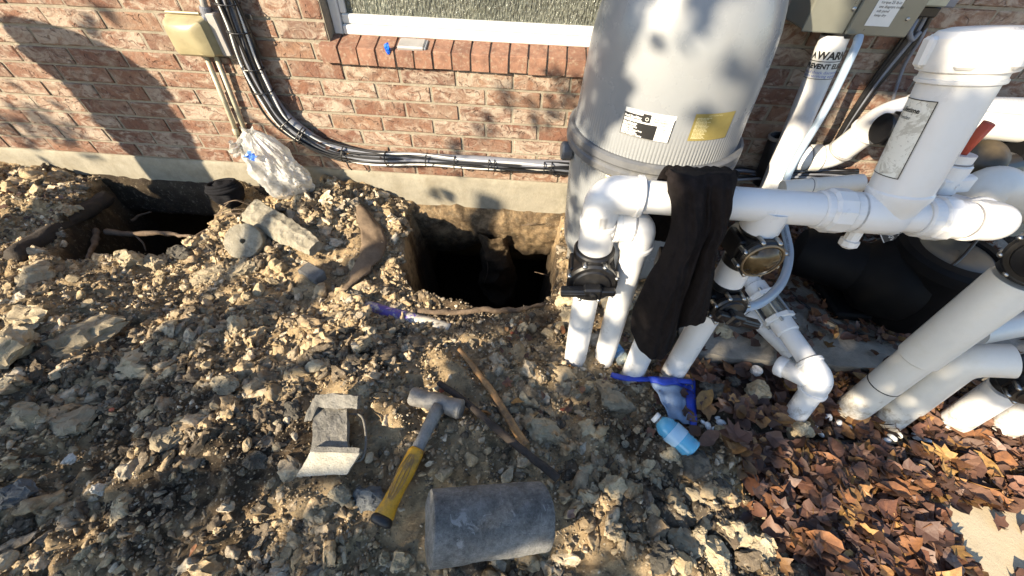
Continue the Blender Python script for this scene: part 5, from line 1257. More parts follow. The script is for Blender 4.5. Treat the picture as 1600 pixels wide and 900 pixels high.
heroes = [  # x, y, half size px, squash, material, label
 (491, 290, 19, .8, R_TAN, 'yellowish rock on top of the mound beside the plastic bag'),
 (198, 404, 24, .7, R_TAN, 'tan rock on the near lip of the left hole'),
 (238, 403, 22, .8, R_GREY, 'grey-brown pyramid rock right of the tan rock at the left hole'),
 (283, 392, 24, .6, R_DARK, 'dark hollow clod at the near lip of the left hole'),
 (300, 372, 17, .8, R_TAN, 'pale tan lump at the foot of the mound left of the round slice'),
 (328, 422, 32, .55, R_GREY, 'flat brown rock below the round concrete slice'),
 (384, 418, 28, .6, R_GREY, 'rounded rock just below the round concrete slice'),
 (62, 432, 32, .6, R_GREY, 'pointed grey rock in sun near the left edge'),
 (20, 540, 58, .35, R_TAN, 'big sunlit flaky ledge of clay at the left edge'),
 (140, 515, 62, .35, R_GREY, 'broad grey flat slab right of the sunlit clay ledge'),
 (205, 563, 46, .4, R_TAN, 'flat tan slab below the broad grey slab'),
 (40, 500, 40, .4, R_TAN, 'sunlit clay slab above the flaky ledge'),
 (370, 512, 20, .8, R_TAN, 'small upright tan rock in the middle of the rubble left of the purple pipe'),
 (190, 792, 36, .75, R_TAN, 'large rounded tan boulder at lower left'),
 (131, 862, 17, 1.1, R_TAN, 'egg shaped tan rock at the bottom left'),
 (152, 762, 14, 1.6, R_WHITE, 'upright white stone splinter above the tan boulder'),
 (95, 712, 11, .7, R_WHITE, 'small white stone at left'),
 (18, 772, 36, .8, R_SLATE, 'greenish grey lump at the left edge'),
 (262, 683, 30, .5, R_GREY, 'long grey rock in the left rubble'),
 (252, 700, 14, .5, R_WHITE, 'pale stone under the long grey rock'),
 (118, 648, 42, .45, R_GREY, 'dark slab sticking out of the left rubble'),
 (50, 655, 32, .6, R_GREY, 'layered rock at left below the sunlit ground'),
 (350, 604, 24, .5, R_GREY, 'grey rock in the upper middle rubble'),
 (571, 614, 17, .8, R_TAN, 'tan rock behind the broken channel piece'),
 (578, 775, 30, 1.0, R_SLATE, 'blue grey slate rock beside the hammer grip'),
 (503, 802, 17, 1.0, R_GREY, 'grey rock below the broken channel piece'),
 (530, 768, 22, .7, R_GREY, 'brown grey flat rock below the pale flange'),
 (396, 640, 16, .8, R_DARK, 'black clod left of the broken channel piece'),
 (400, 722, 24, .6, R_DARK, 'dark slab in the rubble left of the pale flange'),
 (622, 872, 24, .8, R_TAN, 'tan rock at the bottom left of the concrete cylinder'),
 (596, 868, 13, 1.5, R_TAN, 'upright tan stone beside the bottom rock left of the cylinder'),
 (850, 666, 32, .55, R_TAN, 'flat tan rock right of the crossed sticks'),
 (918, 670, 24, .75, R_TAN, 'pinkish tan rounded rock left of the blue drink bottle'),
 (958, 757, 27, 1.0, R_TAN, 'big smooth tan rock in the right rubble'),
 (918, 735, 20, 1.0, R_GREY, 'grey rock left of the big smooth tan rock'),
 (968, 625, 32, .5, R_GREY, 'grey flat slab leaning by the white legs'),
 (950, 604, 24, .35, R_GREY, 'narrow stone lying on the leaning slab'),
 (1003, 602, 19, .7, R_GREY, 'grey stone against the folded tarp'),
 (922, 600, 14, .9, R_TAN, 'pale round stone below the leftmost white leg'),
 (1040, 620, 17, .9, R_DARK, 'dark stone between the slab and the tarp'),
 (1178, 622, 25, .9, R_TAN, 'tan block of rock behind the edging strip'),
 (1108, 620, 24, 1.1, R_DARK, 'dark stone right of the blue tarp'),
 (1142, 600, 15, .9, R_DARK, 'small dark stone behind the tan block'),
 (1240, 678, 24, 1.4, R_TAN, 'pale rough rock under the bent white pipe'),
 (1152, 828, 34, .8, R_TAN, 'large sunlit tan rock at the right of the rubble'),
 (1192, 856, 36, .7, R_TAN, 'large pale rock overlapping the leaves at bottom right'),
 (1126, 872, 36, .6, R_TAN, 'flat tan rock at the bottom edge right of the cylinder'),
 (1070, 848, 30, 1.0, R_GREY, 'upright grey rock left of the large sunlit rock'),
 (1092, 838, 20, 1.3, R_GREY, 'narrow tan grey rock between the two upright rocks'),
 (1060, 795, 30, 1.0, R_GREY, 'grey-brown angular rock above the sunlit rock'),
 (1028, 752, 20, 1.6, R_GREY, 'tall thin rock slab in the right rubble'),
 (1046, 710, 20, .9, R_TAN, 'light rock below the blue drink bottle'),
 (1094, 775, 22, .6, R_GREY, 'grey stone by the leaf edge'),
 (1085, 730, 26, .9, R_DARK, 'black clod below the bottle tip'),
 (1120, 760, 22, .9, R_DARK, 'black clod at the leaf edge'),
 (1026, 870, 30, .8, R_DARK, 'dark rough rock at the bottom right of the cylinder'),
 (962, 840, 18, .9, R_TAN, 'tan lump below the big smooth rock'),
 (1122, 524, 20, .9, R_TAN, 'tan rock on the pad behind the garment'),
 (955, 482, 34, .4, R_TAN, 'pale slab on the gravel between the white legs and the tank'),
 (885, 470, 22, .6, R_TAN, 'pale clay lump at the right lip of the right hole'),
 (895, 495, 26, .3, R_GREY, 'flat grey stone behind the leftmost white leg'),
 (815, 520, 14, 1.2, R_GREY, 'upright pale stone right of the purple pipe'),
 (460, 640, 22, .5, R_DARK, 'flat dark clod above the broken channel piece'),
]
hero_xy = []
for i, (x, y, s, sq, mt, lb) in enumerate(heroes):
    p = gp(x, y, .02); dep = float(np.dot(p-CAM, FWD)); r = s/FPX*dep*1.02
    V, F = stone(300+i, 3, 18, (1, .85, min(1.0, max(.45, sq))), .2, .45, .85)
    V = V + .05*np.array([mnoise.noise_vector(Vector(q_*11)+Vector((i, 0, 0))) for q_ in V])
    rs = np.random.RandomState(500+i); a = rs.uniform(-.5, .5) if sq < 1 else 0
    ca, sa_ = math.cos(a), math.sin(a); Rz = np.array([[ca, -sa_, 0], [sa_, ca, 0], [0, 0, 1]])
    W_ = (V@Rz.T)*r
    if sq > 1.0: W_ = W_*np.array([1, 1, 1]) @ np.array([[.8, 0, 0], [0, 1, 0], [0, 0, 1.15]])
    zz = ground_z(p[0], p[1]) if x < 1100 or y > 600 else p[2]
    q = np.array([p[0], p[1], max(zz, p[2]-.03) + r*(.06 if x < 1090 or y > 700 else .55)])
    o = obj('rock', (W_ + q, [tuple(int(t) for t in f) for f in F]), mt); sharp(o, 25); o.data.polygons.foreach_set('use_smooth', [True]*len(o.data.polygons)); sharp(o, 28)
    tag(o, lb, 'rock', 'larger rocks'); hero_xy.append((p[0], p[1], r))

# areas kept free of loose rubble: points and radii on the ground
KEEP = [(q[0], q[1], q[2]*.7) for q in hero_xy]
for a, b, r in (((683, 640), (597, 812), .03), ((643, 618), (722, 640), .035), ((665, 822), (852, 806), .10), ((500, 630), (512, 730), .11), ((718, 546), (822, 696), .02), ((686, 598), (872, 747), .02), ((1026, 653), (1082, 702), .04), ((1030, 600), (1070, 650), .06), ((572, 480), (704, 516), .035), ((402, 335), (488, 385), .08), ((385, 378), (386, 379), .08), ((488, 428), (489, 429), .05), ((575, 330), (560, 430), .06)):
    A, B = gp(*a), gp(*b)
    for t in np.linspace(0, 1, 8): q = A*(1-t)+B*t; KEEP.append((q[0], q[1], r))
KEEP = np.array(KEEP)
def leaf_line(Y): return np.interp(Y, [-2.7, -1.7, -1.5, -1.3, -1.12, -1.02], [.93, .86, .80, .70, .62, .60])
def vis(X, Y, z=.05, mg=40):
    d = np.array([X, Y, z])-CAM; w_ = d@FWD
    if w_ < .1: return False
    a, b = 800+FPX*(d@R2)/w_, 450-FPX*(d@U2)/w_
    return -mg < a < 1600+mg and 0 < b < 900+mg
def rubble_ok(X, Y, m_=.0):
    if X > leaf_line(Y) and Y < -.93: return False
    if X > .66 and Y >= -.95: return False
    if .2 < X < .88 and Y > -.63: return False
    if in_pit(X, Y, m_): return False
    return True
LANDM = [((615, 780), 'the yellow hammer grip'), ((680, 625), 'the hammer head'), ((512, 640), 'the channel piece upper flange'), ((500, 735), 'the pale lower flange'), ((665, 850), 'the concrete cylinder left end'), ((865, 830), 'the concrete cylinder right end'), ((730, 560), 'the top of the tan stick'), ((860, 745), 'the bark stick lower end'), ((958, 757), 'the big smooth tan rock'), ((1060, 690), 'the blue drink bottle'), ((900, 562), 'the leftmost white leg'), ((640, 495), 'the purple stained pipe'), ((770, 490), 'the right hole lip'), ((570, 430), 'the curved brown sheet'), ((385, 378), 'the round concrete slice'), ((480, 385), 'the pale concrete wedge'), ((490, 290), 'the yellowish mound rock'), ((230, 410), 'the left hole'), ((60, 430), 'the sunlit pointed rock'), ((20, 540), 'the flaky clay ledge'), ((140, 515), 'the broad grey slab'), ((190, 792), 'the tan boulder'), ((95, 712), 'the small white stone'), ((262, 683), 'the long grey rock'), ((370, 512), 'the small upright tan rock'), ((400, 650), 'the dark clods'), ((30, 880), 'the bottom left corner'), ((330, 860), 'the small orange leaf'), ((1070, 850), 'the pale rock pile'), ((845, 620), 'the bright red leaf'), ((300, 600), 'the left rubble middle'), ((450, 560), 'the dark earth by the channel'), ((500, 850), 'the bottom centre edge'), ((40, 310), 'the far left wall')]
LMXY = np.array([gp(*q[0])[:2] for q in LANDM])
def near_label(X, Y, lead):
    k = int(np.argmin(np.hypot(LMXY[:, 0]-X, LMXY[:, 1]-Y))); d = np.array([X, Y, .05])-CAM; w_ = d@FWD
    dx, dy = 800+FPX*(d@R2)/w_ - LANDM[k][0][0], 450-FPX*(d@U2)/w_ - LANDM[k][0][1]
    return lead + ' ' + (('right of' if dx > 0 else 'left of') if abs(dx) > abs(dy) else ('below' if dy > 0 else 'above')) + ' ' + LANDM[k][1]
rs = np.random.RandomState(77); n_ = 0; tries = 0
variants = [(j, 2 if j < 8 else 1, (1, rs.uniform(.65, .95), rs.uniform(.4, .8)), .12 if j < 8 else .06) for j in range(16)]
for v in variants: me = rock_data(*v); me.materials.append(M_ROCK)
while n_ < 235 and tries < 20000:
    tries += 1
    X, Y = rs.uniform(-2.9, .95), rs.uniform(-1.85, -.12)
    if not vis(X, Y) or not rubble_ok(X, Y, .02): continue
    s = .013 + .026*rs.power(.42)
    d = np.hypot(KEEP[:, 0]-X, KEEP[:, 1]-Y) - KEEP[:, 2]
    if d.min() < s*.4: continue
    if vn(np.array(X*3.), np.array(Y*3.), 50) < -.12 and rs.rand() < .6: continue
    me = rock_data(*variants[rs.randint(16)])
    o = link_mesh('rock', me, None, (X, Y, ground_z(X, Y)+s*.22)); o.scale = (s, s, s)
    o.rotation_euler = (rs.normal()*.35, rs.normal()*.35, rs.uniform(0, 6.28))
    tag(o, near_label(X, Y, ('small rough rock' if s < .026 else 'fist sized rough rock') + ' in the rubble just'), 'rock', 'small loose rocks in the rubble'); n_ += 1
    KEEP = np.vstack([KEEP, [X, Y, s*.5]]) if n_ % 1 == 0 else KEEP

# gravel: tens of thousands of broken stones, real geometry in one piece
def scatter(name, N_, s0, s1, pw, seed, okf, kf, nvar=14, dens=None, sub=0, lift=.15, nz=0):
    rs = np.random.RandomState(seed); base = [stone(900+seed+i, sub, 11 if sub else 7, (1, rs.uniform(.6, .95), rs.uniform(.42, .8)), nz, *((.34, .66) if sub else (.45, .9))) for i in range(nvar)]
    Fb = base[0][1]; nv = len(base[0][0]); P = []
    X = rs.uniform(-3.1, 1.25, N_*9); Y = rs.uniform(-2.0, -.02, N_*9)
    d = np.stack([X, Y, np.full_like(X, .04)], 1)-CAM; w_ = d@FWD; a = 800+FPX*(d@R2)/w_; b = 450-FPX*(d@U2)/w_
    ok = (w_ > .1) & (a > -40) & (a < 1640) & (b > 230) & (b < 960) & okf(X, Y)
    if dens is not None: ok &= rs.rand(len(X)) < dens(X, Y)
    X, Y = X[ok][:N_], Y[ok][:N_]; n = len(X)
    s = s0 + (s1-s0)*rs.power(pw, n)
    i = np.clip(((X-gx[0])/GS).astype(int), 0, nx_-1); j = np.clip(((Y-gy[0])/GS).astype(int), 0, ny_-1); Z = GZ[j, i] + s*lift
    k = rs.randint(0, nvar, n); ang = rs.uniform(0, 6.283, n); tl_ = rs.normal(size=(n, 2))*.5
    ca, sa_ = np.cos(ang), np.sin(ang); B = np.stack([q[0] for q in base])[k]*s[:, None, None]
    x, y, z = B[..., 0], B[..., 1], B[..., 2]
    y, z = y*np.cos(tl_[:, :1]) - z*np.sin(tl_[:, :1]), y*np.sin(tl_[:, :1]) + z*np.cos(tl_[:, :1])
    x, z = x*np.cos(tl_[:, 1:]) - z*np.sin(tl_[:, 1:]), x*np.sin(tl_[:, 1:]) + z*np.cos(tl_[:, 1:])
    x, y = x*ca[:, None]-y*sa_[:, None], x*sa_[:, None]+y*ca[:, None]
    V = np.stack([x+X[:, None], y+Y[:, None], z+Z[:, None]], 2).reshape(-1, 3)
    F = (np.arange(n)[:, None, None]*nv + Fb[None]).reshape(-1, 3)
    pal = np.array([(.49, .37, .22), (.59, .455, .28), (.345, .26, .165), (.64, .52, .36), (.105, .082, .059), (.178, .14, .098), (.69, .60, .455), (.35, .295, .222), (.53, .39, .23)])
    dark = sstep(.3, .75, earth(X, Y))
    pr_d = np.array([.10, .06, .18, .03, .30, .22, .02, .07, .02]); pr_l = np.array([.22, .20, .12, .12, .05, .06, .05, .06, .12])
    ci = np.where(rs.rand(n) < dark, rs.choice(9, n, p=pr_d/pr_d.sum()), rs.choice(9, n, p=pr_l/pr_l.sum()))
    c = pal[ci]*rs.uniform(.75, 1.2, (n, 1)); col = np.concatenate([np.repeat(c, nv, 0), np.ones((n*nv, 1))], 1)
    return kind(big_mesh(name, V, F, M_GRAV, col), kf)
def ok_rub(X, Y):
    ok = ~((X > leaf_line(Y)) & (Y < -.93)) & ~((X > .66) & (Y >= -.95)) & ~((X > .21) & (X < .87) & (Y > -.63))
    for P in PITS: ok &= poly_sd(X, Y, P) > -.005
    return ok
def keepout(X, Y, f=.6):
    ok = np.ones(len(X), bool)
    for kx_, ky_, kr in KEEP[:len(hero_xy)+110]: ok &= (X-kx_)**2+(Y-ky_)**2 > (kr*f)**2
    return ok
calm = lambda X, Y: 1 - .8*g2(X, Y, -.95, -.62, .35, .16) - .7*g2(X, Y, -1.25, -.82, .25, .08) - .5*g2(X, Y, -.15, -1.18, .3, .10)
dn_ = lambda X, Y: calm(X, Y)*np.clip(.45 + 1.6*vn(X*4, Y*4, 61) + 1.0*vn(X*11, Y*11, 62), .06, 1)
scatter('rubble', 9500, .0075, .023, .42, 1, lambda X, Y: ok_rub(X, Y) & keepout(X, Y), 'stuff', 16, dn_, 1, .08, .15)
scatter('clods', 3000, .016, .062, .33, 3, lambda X, Y: ok_rub(X, Y) & keepout(X, Y, .8), 'stuff', 18, lambda X, Y: calm(X, Y)*np.clip(.30 + 2.0*vn(X*3.7+1, Y*4.1, 64) - .35*(X > -.4)*(Y > -1.5), .02, 1), 2, -.05, .3)
scatter('grit', 36000, .0026, .0062, .7, 2, ok_rub, 'stuff', 12, lambda X, Y: np.clip(.6+1.0*vn(X*5, Y*5, 63), .15, 1), 0, .25)

# white pebbles along the edging strip
rs = np.random.RandomState(5); px_list = [(1096, 662), (1104, 668), (1112, 672), (1116, 680), (1118, 655), (1124, 664), (1136, 663), (1130, 676), (1166, 672), (1176, 660), (1198, 676), (1210, 683), (1290, 655), (1306, 664), (1322, 670), (1356, 636), (1364, 648), (1270, 668), (1278, 680), (1390, 686), (1382, 690), (1402, 682), (1443, 690), (1428, 684), (1468, 640), (1186, 682)]
for i, (x, y) in enumerate(px_list):
    p = gp(x, y, .012); V, F = stone(700+i, 2, 3, (1, .8, .55), .1, .7, .95); r = rs.uniform(.009, .019)
    o = obj('white_pebble', (V@rotm(rs).T*r + p + np.array([0, 0, .012]), [tuple(int(t) for t in f) for f in F]), M_PEB, None, True); tag(o, 'smooth white pebble lying by the edging strip ' + ('beside the blue tarp' if x < 1150 else 'near the tan block of rock' if x < 1230 else 'right of the pale rough rock' if x < 1300 else 'at the foot of the tall white pipe' if x < 1380 else 'at the right end of the strip'), 'pebble', 'white pebbles along the edging strip')

# ================================================================== FALLEN LEAVES
def leaf_mesh(seed):
    rs = np.random.RandomState(seed); k = seed % 3
    if k == 0:   # five lobes
        ang = [90, 72, 58, 40, 22, 5, -20, -45, -80, -100, -135, -160, 175, 158, 140, 122, 108]; r = [1, .62, .55, .92, .60, .55, .80, .52, .34, .34, .52, .80, .55, .60, .92, .55, .62]
    elif k == 1: # oval
        ang = list(range(90, -270, -30)); r = [1, .80, .68, .62, .66, .78, .92, .78, .66, .62, .68, .80]
    else:        # three broad lobes
        ang = [90, 60, 40, 10, -15, -50, -88, -92, -130, -165, 170, 140, 120]; r = [1, .62, .70, .88, .60, .55, .60, .60, .55, .60, .88, .70, .62]
    V = [(0, 0, 0)]; cx1, cy1, tw = rs.uniform(-.5, .9), rs.uniform(-.3, .6), rs.uniform(-.5, .5)
    for a, q in zip(ang, r):
        q *= rs.uniform(.88, 1.1); x, y = q*math.cos(rad(a))*.8, q*math.sin(rad(a)); V.append((x, y, cx1*x*x + cy1*y*y*.6 + tw*x*y*.7 + .25*abs(x) + rs.uniform(-.06, .06)))
    n = len(ang); V = [(x, y, z) for x, y, z in V]
    return np.array(V), [(0, i, i % n + 1) for i in range(1, n+1)]
LV = [leaf_mesh(i) for i in range(9)]
LME = []
for V, F in LV:
    me = bpy.data.meshes.new('leaf'); me.from_pydata(V.tolist(), [], F); me.update(); me.materials.append(M_LEAF); LME.append(me)
litter = thing('leaf_litter', 'bed of brown, rust and orange fallen maple leaves under the white pipes on the right', 'leaf litter', (1.2, -1.3, 0))
rs = np.random.RandomState(21)
def leaf_ok(X, Y):
    if Y < -.97: 
        if X < leaf_line(Y)-.02: return .10*(X > leaf_line(Y)-.14)
        if Y > -1.17 and X < 1.05: return .45
        if X > 1.30 + .0*(Y+1.5) and Y < -1.40: return .05
        return 1
    return 0
FREE = [(q[0], q[1], q[2]*.85) for q, h_ in zip(hero_xy, heroes) if h_[0] > 1090]
for x, y in px_list: q = gp(x, y, .01); FREE.append((q[0], q[1], .024))
for x in range(1090, 1460, 14): q = gp(x, float(np.interp(x, [1085, 1140, 1200, 1300, 1390, 1456], [655, 680, 690, 692, 694, 700])), .01); FREE.append((q[0], q[1], .022))
for x, y, r in ((1154, 552, .05), (1178, 590, .04), (1130, 590, .03), (1230, 640, .03)): q = gp(x, y, .01); FREE.append((q[0], q[1], r))
FREE = np.array(FREE)
def clear_of(X, Y): return bool((np.hypot(FREE[:, 0]-X, FREE[:, 1]-Y) > FREE[:, 2]).all())
def lift_at(X, Y):
    if X > 1.27 and Y < -1.37: return .03
    if X > .66 and Y > -.97: return .095
    return ground_z(X, Y) + .01
LP = []
while len(LP) < 300:
    X, Y = rs.uniform(.55, 2.3), rs.uniform(-1.85, -.95)
    if not vis(X, Y) or rs.rand() > leaf_ok(X, Y) or not clear_of(X, Y): continue
    LP.append((X, Y))
for X, Y in LP:
    i = rs.randint(9); s = rs.uniform(.028, .052)
    o = link_mesh('leaf', LME[i], litter, (X-1.2, Y+1.3, lift_at(X, Y) + rs.uniform(.018, .045)*(0.4 if X > 1.27 and Y < -1.37 else 1))); o.scale = (s, s, s); o.rotation_euler = (rs.normal()*.30, rs.normal()*.30, rs.uniform(0, 6.28))
# single leaves on the rubble and the tarp
SL = [(792, 600, .05, .030, 'rust brown leaf lying beside the crossed sticks'), (806, 630, .05, .030, 'purple brown leaf below the rust leaf by the sticks'), (846, 620, .05, .019, 'small bright red leaf on the rubble'), (886, 640, .05, .022, 'dark purple leaf on the rubble below the legs'), (890, 805, .06, .018, 'dark leaf pressed in the rubble right of the cylinder'), (306, 862, .06, .018, 'small orange leaf at the bottom left of the rubble'), (805, 522, .03, .014, 'thin red leaf in front of the right hole'), (540, 688, .04, .012, 'little tan leaf beside the channel piece strap'), (1097, 595, .06, .022, 'orange brown leaf at the tarp corner'), (1162, 572, .03, .022, 'yellow leaf in front of the pad'), (1070, 578, .03, .022, 'rust leaf below the garment hem')]
for j, (x, y, up_, s, lb) in enumerate(SL):
    p = gp(x, y, .03); o = link_mesh('fallen_leaf', LME[(j*2) % 9], None, (p[0], p[1], p[2]+.01)); o.scale = (s, s, s); o.rotation_euler = (rs.normal()*.4, rs.normal()*.4, rs.uniform(0, 6)); tag(o, lb, 'leaf')
for j, (x, y, dY, s, lb) in enumerate([(512, 231, -.085, .020, 'dark dry leaf caught behind the cable bundle at its bend'), (528, 236, -.085, .018, 'second dry leaf caught on the cable bundle'), (545, 240, -.09, .014, 'small rust leaf lying on the cables right of the bend'), (595, 247, -.09, .013, 'curled red leaf on the level part of the cables'), (500, 224, -.08, .018, 'black shrivelled leaf on the upper bend of the cables')]):
    p = ony(x, y, dY); o = link_mesh('fallen_leaf', LME[j % 9], None, tuple(p)); o.scale = (s, s, s*.8); o.rotation_euler = (.5+rs.normal()*.5, rs.normal()*.4, rs.uniform(0, 6)); tag(o, lb, 'leaf')
for j, (x, y, s, lb) in enumerate([(556, 297, .016, 'red brick chip on the top of the mound'), (800, 520, .010, 'small red brick chip in front of the right hole'), (880, 640, .012, 'red brown chip right of the crossed sticks'), (690, 610, .011, 'little red chip by the upper end of the bark stick'), (175, 640, .010, 'small red chip in the left rubble')]):
    p = gp(x, y, .03); V, F = stone(1300+j, 1, 8, (1, .7, .5), 0, .45, .85); o = obj('brick_chip', (V*s + p, [tuple(int(t) for t in f) for f in F]), M_CHIP); tag(o, lb, 'brick chip')
# the deeper layers of the litter and the leaves blown onto the pad
V_, F_, C_ = [], [], []; nb_ = 0
lpal = np.array([(.10, .055, .040), (.19, .085, .048), (.13, .068, .048), (.30, .135, .055), (.22, .12, .075), (.38, .20, .07), (.43, .25, .08), (.24, .16, .125), (.17, .085, .052), (.12, .065, .048)])
def add_leaf(X, Y, z, s, tilt):
    global nb_
    v, f = LV[rs.randint(9)]; a, b, g = rs.normal()*tilt, rs.normal()*tilt, rs.uniform(0, 6.28)
    Rx = np.array([[1, 0, 0], [0, math.cos(a), -math.sin(a)], [0, math.sin(a), math.cos(a)]]); Ry = np.array([[math.cos(b), 0, math.sin(b)], [0, 1, 0], [-math.sin(b), 0, math.cos(b)]]); Rz = np.array([[math.cos(g), -math.sin(g), 0], [math.sin(g), math.cos(g), 0], [0, 0, 1]])
    q = v@(Rz@Ry@Rx).T*s + np.array([X, Y, z]); V_.append(q); F_.append(np.array(f)+nb_); nb_ += len(q)
    c = lpal[rs.choice(10, p=[.14, .12, .13, .10, .12, .09, .05, .10, .08, .07])]*rs.uniform(.30, .95); C_.append(np.tile(np.append(c, 1), (len(q), 1)))
n = 0
while n < 3600:
    X, Y = rs.uniform(.5, 2.7), rs.uniform(-1.95, -.93)
    if not vis(X, Y, 0, 80) or rs.rand() > leaf_ok(X, Y) or not clear_of(X, Y): continue
    add_leaf(X, Y, lift_at(X, Y) + rs.uniform(-.012, .030)*(0.3 if X > 1.27 and Y < -1.37 else 1), rs.uniform(.026, .048), .36); n += 1
n = 0
while n < 1900:                         # on the pad
    X, Y = rs.uniform(.68, 2.4), rs.uniform(-.95, -.08)
    dens_ = .12 + .88*sstep(-.02, .16, float(vn(np.array(X*3.4), np.array(Y*3.4), 71)) + .25*(Y > -.6) + .1*(X > 1.0) - .2*(X < .95))
    if Y < -.86: dens_ *= .30
    elif X < 1.55: dens_ = max(dens_, .75*(X > .8))
    if rs.rand() > dens_ or not vis(X, Y, .09, 60): continue
    add_leaf(X, Y, .092 + rs.uniform(0, .02), rs.uniform(.020, .036), .35); n += 1
for _ in range(150):                    # strays on the soil and by the wall
    X, Y = (rs.uniform(-3.0, -1.9), rs.uniform(-.5, -.05)) if rs.rand() < .6 else (rs.uniform(-.1, .6), rs.uniform(-1.3, -.75))
    if in_pit(X, Y, .0): continue
    add_leaf(X, Y, ground_z(X, Y)+.01, rs.uniform(.014, .026), .5)
kf_ = np.concatenate(F_); lo = kind(big_mesh('leaf_layer', np.concatenate(V_)-OFF[litter.name], kf_, M_LEAFS, np.concatenate(C_)), 'stuff'); lo.parent = litter
# grass tufts at the edge of the path
V_, F_ = [], []
for _ in range(420):
    c = [(1.30, -1.33), (1.38, -1.30), (1.62, -1.34), (1.25, -1.42), (1.75, -1.36)][rs.randint(5)]; X, Y = c[0]+rs.normal()*.035, c[1]+rs.normal()*.02; a = rs.uniform(0, 6.28); h = rs.uniform(.015, .035); b = len(V_)
    V_ += [(X-.0012*math.sin(a), Y+.0012*math.cos(a), .01), (X+.0012*math.sin(a), Y-.0012*math.cos(a), .01), (X+h*.5*math.cos(a), Y+h*.5*math.sin(a), .012+h)]; F_.append((b, b+1, b+2))
kind(obj('grass', (V_, F_), plain('grass_blade', (.14, .20, .05), .6, var=.3)), 'stuff')

# ================================================================== TREE BEHIND THE VIEWER'S LEFT SHOULDER (unseen; crown leaves placed to dapple the scene)
SU = -SUN_D
gaps = []                                # sunlit clearings: (point, radius)
def gap(p, r): gaps.append((np.asarray(p, float), r))
for x, y, r in [(30, 330, .14), (60, 420, .16), (20, 520, .18), (70, 560, .10), (150, 470, .06), (405, 372, .07), (440, 350, .12), (480, 380, .07), (380, 372, .05), (420, 275, .15),
                (142, 762, .052), (150, 790, .058), (132, 800, .052), (205, 735, .058), (235, 720, .052), (290, 690, .052), (310, 680, .042), (350, 845, .058), (365, 818, .058), (390, 805, .052), (398, 785, .052), (400, 672, .040), (512, 725, .075), (425, 765, .058), (405, 790, .052), (450, 750, .052), (20, 880, .052),
                (905, 830, .052), (1155, 822, .06), (1195, 850, .06), (1130, 870, .06), (1090, 820, .052), (1240, 740, .052), (1340, 800, .052), (915, 540, .05), (885, 470, .07), (1005, 530, .052)]: gap(gp(x, y, .03), r)
for x, y, r in [(1480, 660, .09), (1520, 640, .10), (1570, 680, .12), (1500, 720, .12), (1560, 740, .14), (1540, 830, .22), (1590, 850, .26), (1585, 890, .22), (1480, 760, .07)]: gap(gp(x, y, .03), r)
for x, y, Y, r in [(905, 520, -1.0, .05), (962, 470, -1.0, .05), (985, 420, -1.0, .055), (1000, 372, -1.0, .04), (955, 350, -1.0, .03), (1020, 300, -1.02, .05), (1050, 295, -1.02, .04), (1545, 350, -1.03, .07), (1268, 588, -1.13, .03), (920, 460, -1.0, .03), (1240, 240, -.2, .10), (1225, 265, -.2, .07), (1330, 215, -.45, .09), (1300, 235, -.45, .06), (1340, 175, -.03, .08), (1400, 175, -.03, .05), (1320, 200, -.03, .06), (1205, 20, -.02, .06), (1270, 30, -.17, .09), (1600, 190, -.45, .15), (1430, 250, -.04, .05)]: gap(ony(x, y, Y), r)
for x, y, r in [(1040, 240, .12), (985, 225, .07), (955, 250, .06), (1085, 245, .08), (1015, 165, .07), (1065, 115, .05), (1005, 100, .04), (1045, 20, .05), (1165, 50, .06), (930, 310, .08), (1000, 270, .08), (1120, 150, .04), (1105, 95, .03), (1185, 15, .05), (960, 330, .06)]:
    th_, z = tank_hit(x, y); rr = tank_r(z); gap((TX+rr*math.cos(th_), TY+rr*math.sin(th_), z), r)
GP = np.array([g[0] for g in gaps]); GR = np.array([g[1] for g in gaps])
ex = nrm(np.cross((0, 0, 1), SU)); ey = np.cross(SU, ex)
GPu, GPv = GP@ex, GP@ey
rs = np.random.RandomState(91); LVs, LFs = [], []; nL = 0
def leaf_card(c, s):
    R = rotm(rs); q = np.array([(-.5, 0, 0), (-.15, -.30, .04), (.25, -.24, .02), (.6, 0, -.05), (.25, .24, .02), (-.15, .30, .04)])*s
    return q@R.T + c
def put(T, s, dist, fuzz=.6):
    global nL
    u, v = T@ex, T@ey
    d = np.hypot(GPu-u, GPv-v) - GR - s*.30
    if d.min() < rs.uniform(-.02, .02): return
    LVs.append(leaf_card(T + SU*dist, s)); LFs.append(np.array([(0, 1, 2, 3), (0, 3, 4, 5)]) + nL*6); nL += 1
for _ in range(5000):                    # over the near ground
    X = rs.uniform(-2.3, 2.3); Y = rs.uniform(-2.0, -.55 - .0*X)
    if X < -.1 and Y > -1.16 + .12*math.sin(X*3) : continue
    if X < -1.6 and Y > -1.30: continue
    put(np.array([X, Y, .04]), rs.uniform(.06, .11), rs.uniform(3.6, 5.6))
for _ in range(7500):                    # over tank, pipes and the right part of the wall
    X, Y, z = rs.uniform(.18, 2.1), rs.uniform(-1.1, 0), rs.uniform(.05, 1.3)
    put(np.array([X, Y, z]), rs.uniform(.05, .085), rs.uniform(3.8, 6.0))
for (x, y), r, n in (((40, 205), .13, 60), ((110, 205), .12, 50), ((160, 180), .05, 20), ((60, 180), .06, 14), ((885, 135), .07, 16), ((790, 160), .07, 14), ((840, 185), .08, 16), ((720, 240), .08, 12), ((650, 255), .06, 10), ((760, 200), .07, 10), ((170, 20), .05, 10), ((150, 45), .05, 9), ((690, 305), .05, 8)):
    for _ in range(n):
        T = ony(x, y, 0) + np.array([rs.normal()*r*.6, 0, rs.normal()*r*.5]); put(T, rs.uniform(.04, .07), rs.uniform(3.0, 5.0))
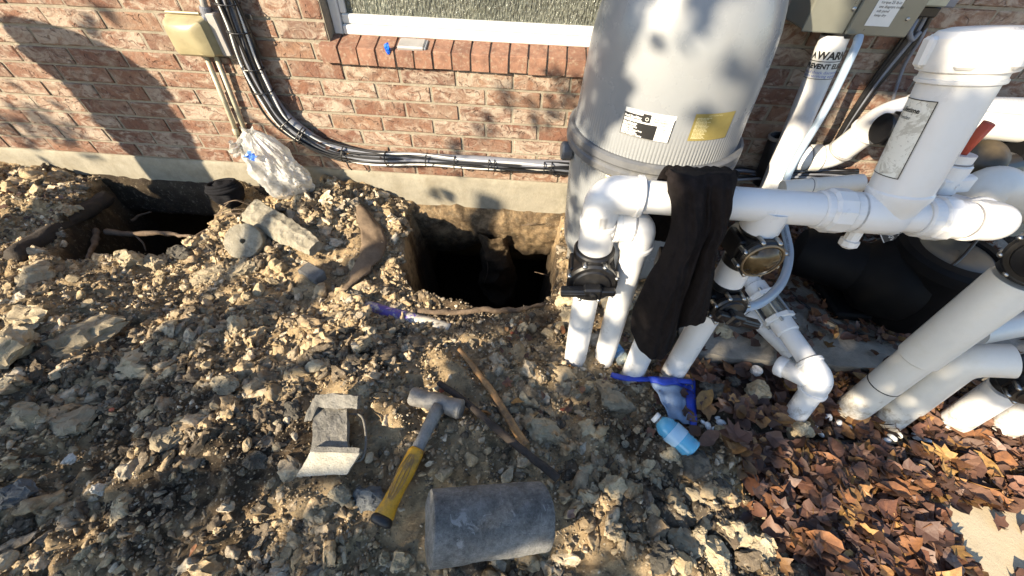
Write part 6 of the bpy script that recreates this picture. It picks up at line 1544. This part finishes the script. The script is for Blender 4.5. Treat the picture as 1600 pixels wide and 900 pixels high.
for _ in range(6500):                    # extra leaves to put the feeder, cabinet and pump corner in deep shade
    X, Y, z = rs.uniform(.55, 2.1), rs.uniform(-1.1, 0), rs.uniform(.25, 1.3); put(np.array([X, Y, z]), rs.uniform(.07, .11), rs.uniform(3.8, 6.0))
tree = thing('shade_tree', 'unseen leafy tree behind the viewer to the left, its crown shaped to shade the scene', 'tree', (-4.6, -4.2, 0))
cr = big_mesh('crown', np.concatenate(LVs)-OFF[tree.name], np.concatenate(LFs), M_FOL); cr.parent = tree
tr_ = [(-4.6, -4.2, -.1), (-4.5, -4.1, .9), (-4.4, -4.1, 1.8), (-4.3, -4.0, 2.8)]
obj('trunk', [tube(smooth_path(tr_, 8), list(np.linspace(.16, .06, 25)), 14)] + [tube(smooth_path([np.array(tr_[2])+np.array([0, 0, -.3]), np.array(tr_[2])+np.array([dx*.5, dy*.5, .25]), np.array(tr_[2])+np.array([dx, dy, .4])], 6), list(np.linspace(.05, .012, 13)), 8) for dx, dy in ((1.5, .2), (-1.2, .8), (.4, 1.6), (2.2, -.4), (-.6, -1.2))], M_BARK, tree, True)
# unseen stump-shaped blocker added left of the picture, outlined to throw the wall shadow
tw = 1.6; cl = [((560, 480), 240, 0), ((330, 330), 215, 0), ((258, 250), 165, 0), ((215, 185), 125, 0), ((178, 135), 125, 0), ((152, 112), 150, 0), ((140, 92), 155, 0), ((134, 84), 110, 0)]
cpts, crad = [], []
for (x, y), w_, _ in cl:
    p = ony(x, y, 0.0); e = ony(x+w_/2, y, 0.0); cpts.append(p + SU*tw); crad.append(np.linalg.norm(e-p)*.86)
base = cpts[1].copy(); base[2] = -.05; 
P_ = smooth_path([base, (base*.4+cpts[2]*.6)] + cpts[3:], 6); R_ = np.interp(np.linspace(0, 1, len(P_)), np.linspace(0, 1, 7), [.06, .10, crad[3]*.95, crad[4]*.9, crad[5], crad[6], crad[7]*.9])
o = obj('wall_shade_blocker', disp(tube(P_, list(R_), 28), .02, 6, 3, .008), M_BARK, None, True); tag(o, 'unseen leaning stump-shaped blocker added at the left to shade the wall', 'tree stump')
